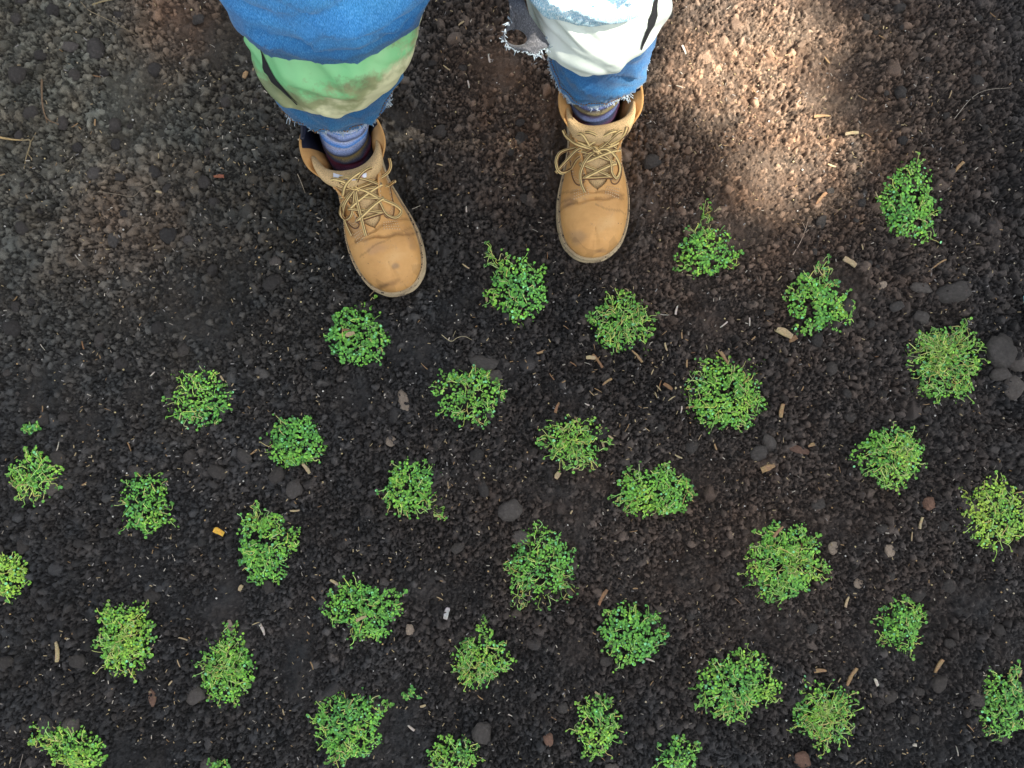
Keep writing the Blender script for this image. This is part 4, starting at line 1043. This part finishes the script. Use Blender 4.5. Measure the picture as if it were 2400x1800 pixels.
def chip(mb, c, ln, wd, th, ang, col, rs, tilt=0):
    """irregular splinter: tapered plank with ragged ends"""
    d = Vector((math.cos(ang), math.sin(ang), tilt)); s = Vector((-math.sin(ang), math.cos(ang), 0)); u = d.cross(s)*-1
    n_ = 6; tp_ = rs.random()
    v = []; 
    for i in range(n_):
        t = i/(n_-1); x = (t-.5)*ln; w_ = wd*.5*(.08+.35*(tp_ < .4)+.45*(1-t if tp_ > .7 else t)*(tp_ > .4)+.55*math.sin(math.pi*(.12+.76*t))**.5)*rs.uniform(.8, 1.1); bend = .06*ln*math.sin(t*3)*rs.uniform(.5, 1)
        for sg, zz in ((-1, 0), (1, 0), (1, th), (-1, th)):
            v.append(c+d*x+s*(sg*w_*(.85 if zz else 1)+bend)+Vector((0, 0, zz)))
    f = [(0, 3, 2, 1), tuple((n_-1)*4+k for k in range(4))]
    for i in range(n_-1):
        for k in range(4): k2 = (k+1) % 4; f.append((i*4+k, i*4+k2, (i+1)*4+k2, (i+1)*4+k))
    mb.add(v, f, [tuple(q*rs.uniform(.9, 1.1) for q in col) for _ in v])
PALE = (.40, .31, .17); BRN = (.22, .12, .055); TAN = (.30, .19, .09); WHT = (.48, .43, .35); RED = (.24, .08, .04); GRN = (.10, .22, .09)
SC = [  # display px, length, width, angle (deg, counter-clockwise in image), colour, name, label
 (1690, 720, 36, 17, -28, PALE, 'wood_chip', 'blocky pale wood chip under the bright tapering plant'),
 (1708, 734, 18, 12, 35, BRN, 'wood_chip', 'brown shard beside the blocky pale wood chip'),
 (1830, 568, 30, 14, -35, PALE, 'wood_chip', 'pale wood chip right of the tapering plant tip'),
 (1655, 1010, 30, 16, 20, TAN, 'wood_chip', 'mottled tan wood piece below the two grey stones'),
 (1753, 962, 14, 9, 25, TAN, 'wood_chip', 'little tan chip touching the reddish brown stone'),
 (1562, 772, 38, 8, -58, TAN, 'wood_splinter', 'brown splinter leaning on the large bright plant'),
 (1290, 780, 36, 7, -55, BRN, 'wood_splinter', 'orange brown splinter below the airy plant'),
 (1690, 887, 30, 10, 80, TAN, 'wood_chip', 'tan oblong chip right of the large bright plant'),
 (1301, 1286, 38, 9, 62, BRN, 'wood_splinter', 'brown pointed splinter above the dense fan shaped plant'),
 (130, 1402, 44, 10, -85, PALE, 'wood_chip', 'long pale yellow wood chip left of the mossy olive plant'),
 (662, 1012, 26, 8, -52, PALE, 'wood_splinter', 'pale splinter at the foot of the compact leafy plant'),
 (475, 1148, 24, 14, -25, (.72, .40, .05), 'leaf_fragment', 'orange yellow leaf fragment left of the tall plant'),
 (1838, 1460, 44, 8, 62, TAN, 'wood_splinter', 'straight tan stick above the stringy lower right plant'),
 (1772, 1450, 26, 10, 5, TAN, 'wood_chip', 'tan bark curl left of the straight tan stick'),
 (2022, 1440, 42, 9, 62, TAN, 'wood_splinter', 'pointed tan splinter under the small square plant'),
 (1965, 1600, 8, 8, 0, WHT, 'wood_chip', 'little white chip in the bottom right'),
 (1888, 1470, 16, 8, -70, WHT, 'wood_chip', 'bright white fleck right of the straight tan stick'),
 (790, 1322, 24, 8, 25, PALE, 'wood_chip', 'pale chip lying on top of the broad plant'),
 (766, 725, 20, 9, 18, PALE, 'wood_chip', 'cream chip lying in the dense round leaved plant'),
 (757, 716, 16, 6, 5, BRN, 'wood_chip', 'narrow brown chip in the dense round leaved plant'),
 (566, 1360, 26, 7, -65, WHT, 'wood_chip', 'curved whitish chip above left of the broad plant'),
 (966, 1322, 26, 11, 75, (.40, .38, .36), 'wood_chip', 'pale grey triangular flake right of the pinkish pebble'),
 (520, 1270, 14, 9, 60, PALE, 'wood_chip', 'small square cream chip below the tall plant'),
 (1375, 770, 34, 6, -50, TAN, 'wood_splinter', 'light splinter in the litter below the airy plant'),
 (1310, 825, 24, 6, 35, TAN, 'wood_splinter', 'tan splinter pointing at the middle litter patch'),
 (1440, 835, 22, 8, -35, BRN, 'wood_chip', 'light brown chip left of the large bright plant'),
 (1550, 455, 8, 5, 0, PALE, 'wood_chip', 'tiny pale chip above the pear shaped plant'),
 (1775, 252, 34, 7, 0, TAN, 'wood_splinter', 'flat tan splinter in the sunlit patch upper right'),
 (1840, 288, 28, 8, 5, PALE, 'wood_chip', 'bright cream chip in the sunlit patch'),
 (1768, 432, 32, 8, 48, BRN, 'wood_splinter', 'frayed brown bark strip in the lower end of the sunlit patch'),
 (2070, 362, 28, 8, 50, TAN, 'wood_splinter', 'tan splinter up right of the plump plant'),
 (2020, 575, 44, 4, 35, TAN, 'wood_splinter', 'thin straight straw above the largest flat stone'),
 (1738, 1180, 28, 10, 45, BRN, 'wood_splinter', 'brown stick at the left of the yellowish plant'),
 (1665, 1140, 30, 8, 50, TAN, 'wood_splinter', 'orange brown splinter on top of the biggest leaning plant'),
 (1985, 1128, 26, 6, 78, PALE, 'wood_splinter', 'pale stick between the two lower right plants'),
 (1830, 1300, 24, 7, 75, PALE, 'wood_splinter', 'cream stick below the biggest leaning plant'),
 (1205, 1028, 16, 12, 60, PALE, 'wood_chip', 'small cream chip below the thin dull green plant'),
 (1203, 880, 24, 8, 70, BRN, 'wood_chip', 'brown chip above the thin dull green plant'),
 (478, 385, 22, 9, 0, RED, 'wood_chip', 'rusty brown chip left of the shaded boot'),
 (533, 165, 16, 10, 60, TAN, 'wood_chip', 'orange chip left of the torn jeans hem'),
]
rs = random.Random(21)
for (px, py, ln, wd, ang, col, nm, lab) in SC:
    mb = MB(); k = CAMZ/FPX*1.085; c = D(px, py); z = hz(c.x, c.y, .006)+.0045
    if 'lying' in lab or 'in the dense' in lab or 'on top' in lab: z = .036
    chip(mb, Vector((0, 0, 0)), ln*k, wd*k, .0022, R(ang), col, rs, .08)
    o = mb.build(nm, M['chip'], None, False); o.location = (c.x, c.y, z); tag(o, lab, 'wood chip' if 'leaf' not in nm else 'leaf', 'wood chips and splinters with a look of their own')
cp = []
for v in range(10):
    mb = MB(); col = [PALE, PALE, TAN, WHT, BRN, PALE, TAN, PALE, WHT, TAN][v]
    chip(mb, Vector((0, 0, 0)), 1, [.12, .24, .14, .30, .18, .4, .10, .18, .08, .28][v], .14, 0, col, rs)
    o = mb.build('wood_splinter', M['chip'], None, False); cp.append(o.data); bpy.data.objects.remove(o)
n = 0; many = []
while n < 160:
    if rr.random() < .22: x, y = rr.gauss(1480, 150), rr.gauss(870, 110)
    else: x = rr.uniform(0, 2400); y = rr.uniform(0, 1800)
    if not (0 < x < 2400 and 0 < y < 1800) or blocked(x, y, 0): continue
    o = bpy.data.objects.new('wood_splinter', cp[rr.randrange(10)]); COL.objects.link(o)
    c = P(x, y); ln = rr.uniform(.005, .016); o.location = (c.x, c.y, hz(c.x, c.y, .004)+.0035); o.scale = (ln, ln*rr.uniform(.7, 1.1), ln)
    o.rotation_euler = (0, rr.uniform(-.12, .12), rr.uniform(0, 6.28))
    tag(o, 'thin light splinter', 'wood chip', 'thin splinters in the '+quarter(x, y)+' of the bed'); n += 1; many.append((o, x, y))
rank_labels(many, 'thin light splinter')
mb = MB()
for q in range(6500):
    x = rr.uniform(-.88, .88); y = rr.uniform(-.68, .66); z = max(hz(x, y), hz(x, y, .003))+.0022; ln = rr.uniform(.0015, .006); a = rr.uniform(0, 6.28); wv = rr.uniform(.0004, .0009)
    if noise.noise(Vector((x*6, y*6, 4))) < rr.uniform(-.5, .3): continue
    i = int((x-GX0)/DX); j = int((y-GY0)/DX)
    if foot[j, i] > .05: continue
    col = rr.choice((PALE, WHT, TAN, (.25, .22, .18), (.3, .28, .26), PALE)); d = Vector((math.cos(a), math.sin(a), rr.uniform(-.3, .3)))*ln*.5; s = Vector((-math.sin(a), math.cos(a), 0))*wv
    c = Vector((x, y, z)); u = Vector((0, 0, wv*1.2))
    mb.add([c-d-s, c-d+s, c+d+s, c+d-s, c-d+u, c+d+u], [(0, 1, 4), (2, 3, 5), (0, 4, 5, 3), (1, 2, 5, 4), (0, 3, 2, 1)], col)
o = mb.build('straw_flecks', M['chip'], None, False); tag(o, 'tiny pale straw and grit flecks strewn over the dark soil', 'straw', kind='stuff')
gb = MB(); ico = bmesh.new(); bmesh.ops.create_icosphere(ico, subdivisions=1, radius=1); ico.verts.ensure_lookup_table()
iv = [v.co.copy() for v in ico.verts]; ifc = [tuple(v.index for v in f.verts) for f in ico.faces]; ico.free()
for q in range(520):
    x = rr.uniform(-.88, .88); y = rr.uniform(-.68, .66); r_ = rr.uniform(.0008, .0019)
    i = int((x-GX0)/DX); j = int((y-GY0)/DX)
    if foot[j, i] > .05: continue
    c = Vector((x, y, max(hz(x, y), hz(x, y, .003))+.001+r_*.6)); col = rr.choice(((.55, .45, .22), (.6, .58, .52), (.45, .30, .14), (.5, .42, .28)))
    gb.add([c+v*r_ for v in iv], ifc, col)
o = gb.build('fertiliser_grains', M['chip'], None, True); tag(o, 'tiny round cream and yellow grains scattered on the soil', 'grains', kind='stuff')
# twigs and roots
def twig(name, pts, r, col, lab, br=()):
    mb = MB(); P3 = []
    for (x, y) in pts:
        c = D(x, y); P3.append(Vector((c.x, c.y, hz(c.x, c.y, .004)+.003+r)))
    q = catmull(P3, 8*len(P3)); mb.tube(q, [r*(1-.6*i/len(q)) for i in range(len(q))], 6, col)
    for b in br:
        Q = [Vector((*D(x, y).xy, hz(*D(x, y).xy, .004)+.003)) for x, y in b]; mb.tube(catmull(Q, 8*len(Q)), r*.55, 5, col)
    o = mb.build(name, M['chip'], None); tag(o, lab, 'twig')
twig('root', [(90, 172), (97, 200), (104, 235), (112, 262), (132, 272)], .0018, (.17, .11, .06), 'brown forked root in the upper left of the bed', [[(104, 240), (110, 270)]])
twig('straw_stalk', [(0, 300), (30, 304), (56, 307)], .0022, (.40, .28, .12), 'thick straw stalk entering from the left edge')
twig('root', [(56, 307), (75, 310), (62, 345), (52, 365)], .0015, (.22, .17, .09), 'pale knotted root at the end of the straw stalk', [[(75, 310), (85, 290)], [(66, 335), (74, 345)]])
twig('thin_root', [(215, 415), (260, 422), (290, 425), (310, 408), (340, 392), (360, 378)], .0006, (.25, .20, .14), 'long thin wavy root fibre left of the shaded boot')
twig('thin_root', [(170, 0), (195, 25), (225, 42), (260, 58), (300, 80)], .0007, (.28, .22, .13), 'thin straw coloured fibre in the upper left corner')
twig('straw_stalk', [(205, 15), (230, 8), (250, 0)], .0016, (.30, .24, .12), 'small straw wisp at the top edge left of the jeans')
twig('thin_root', [(1708, 553), (1725, 525), (1735, 500), (1742, 480)], .0007, (.42, .32, .24), 'dry branching stem beside the tapering plant', [[(1735, 505), (1755, 488)], [(1737, 498), (1730, 482)]])
twig('thin_root', [(2065, 255), (2095, 215), (2130, 195), (2180, 190)], .0005, (.4, .35, .28), 'very thin curved root fibre in the upper right')
twig('thin_root', [(800, 640), (812, 625), (825, 610)], .0010, (.30, .22, .13), 'thin twig touching the toe of the shaded boot')
twig('thin_root', [(645, 378), (655, 400), (662, 420)], .0007, (.42, .36, .26), 'short pale straw left of the shaded boot', )
twig('thin_root', [(955, 724), (975, 738), (990, 730), (1005, 728), (1020, 735)], .0008, (.35, .30, .18), 'pale bent rootlet below the shaded boot toe', [[(975, 738), (985, 715)]])
twig('thin_root', [(55, 1625), (52, 1660)], .0006, (.3, .25, .2), 'thin fibre in the bottom left corner')
# plant tag at the right edge
mb = MB(); a = P(2391, 695, .004); b = P(2399, 790, .004); L0 = Vector((a.x, a.y, 0)); L1 = Vector((b.x, b.y, 0)); s = Vector((.02, .002, 0))
z0 = .012; mb.add([L0+Vector((0, 0, z0)), L1+Vector((0, 0, z0)), L1+s+Vector((0, 0, z0)), L0+s+Vector((0, 0, z0)), L0+Vector((0, 0, z0+.0015)), L1+Vector((0, 0, z0+.0015)), L1+s+Vector((0, 0, z0+.0015)), L0+s+Vector((0, 0, z0+.0015))],
   [(3, 2, 1, 0), (4, 5, 6, 7), (0, 1, 5, 4), (1, 2, 6, 5), (2, 3, 7, 6), (3, 0, 4, 7)])
o = mb.build('plant_label', M['teal'], None, False); bool_mod(o, 'BEVEL', width=.0005, segments=2); tag(o, 'pale teal plastic plant label edge at the right border', 'plant label')
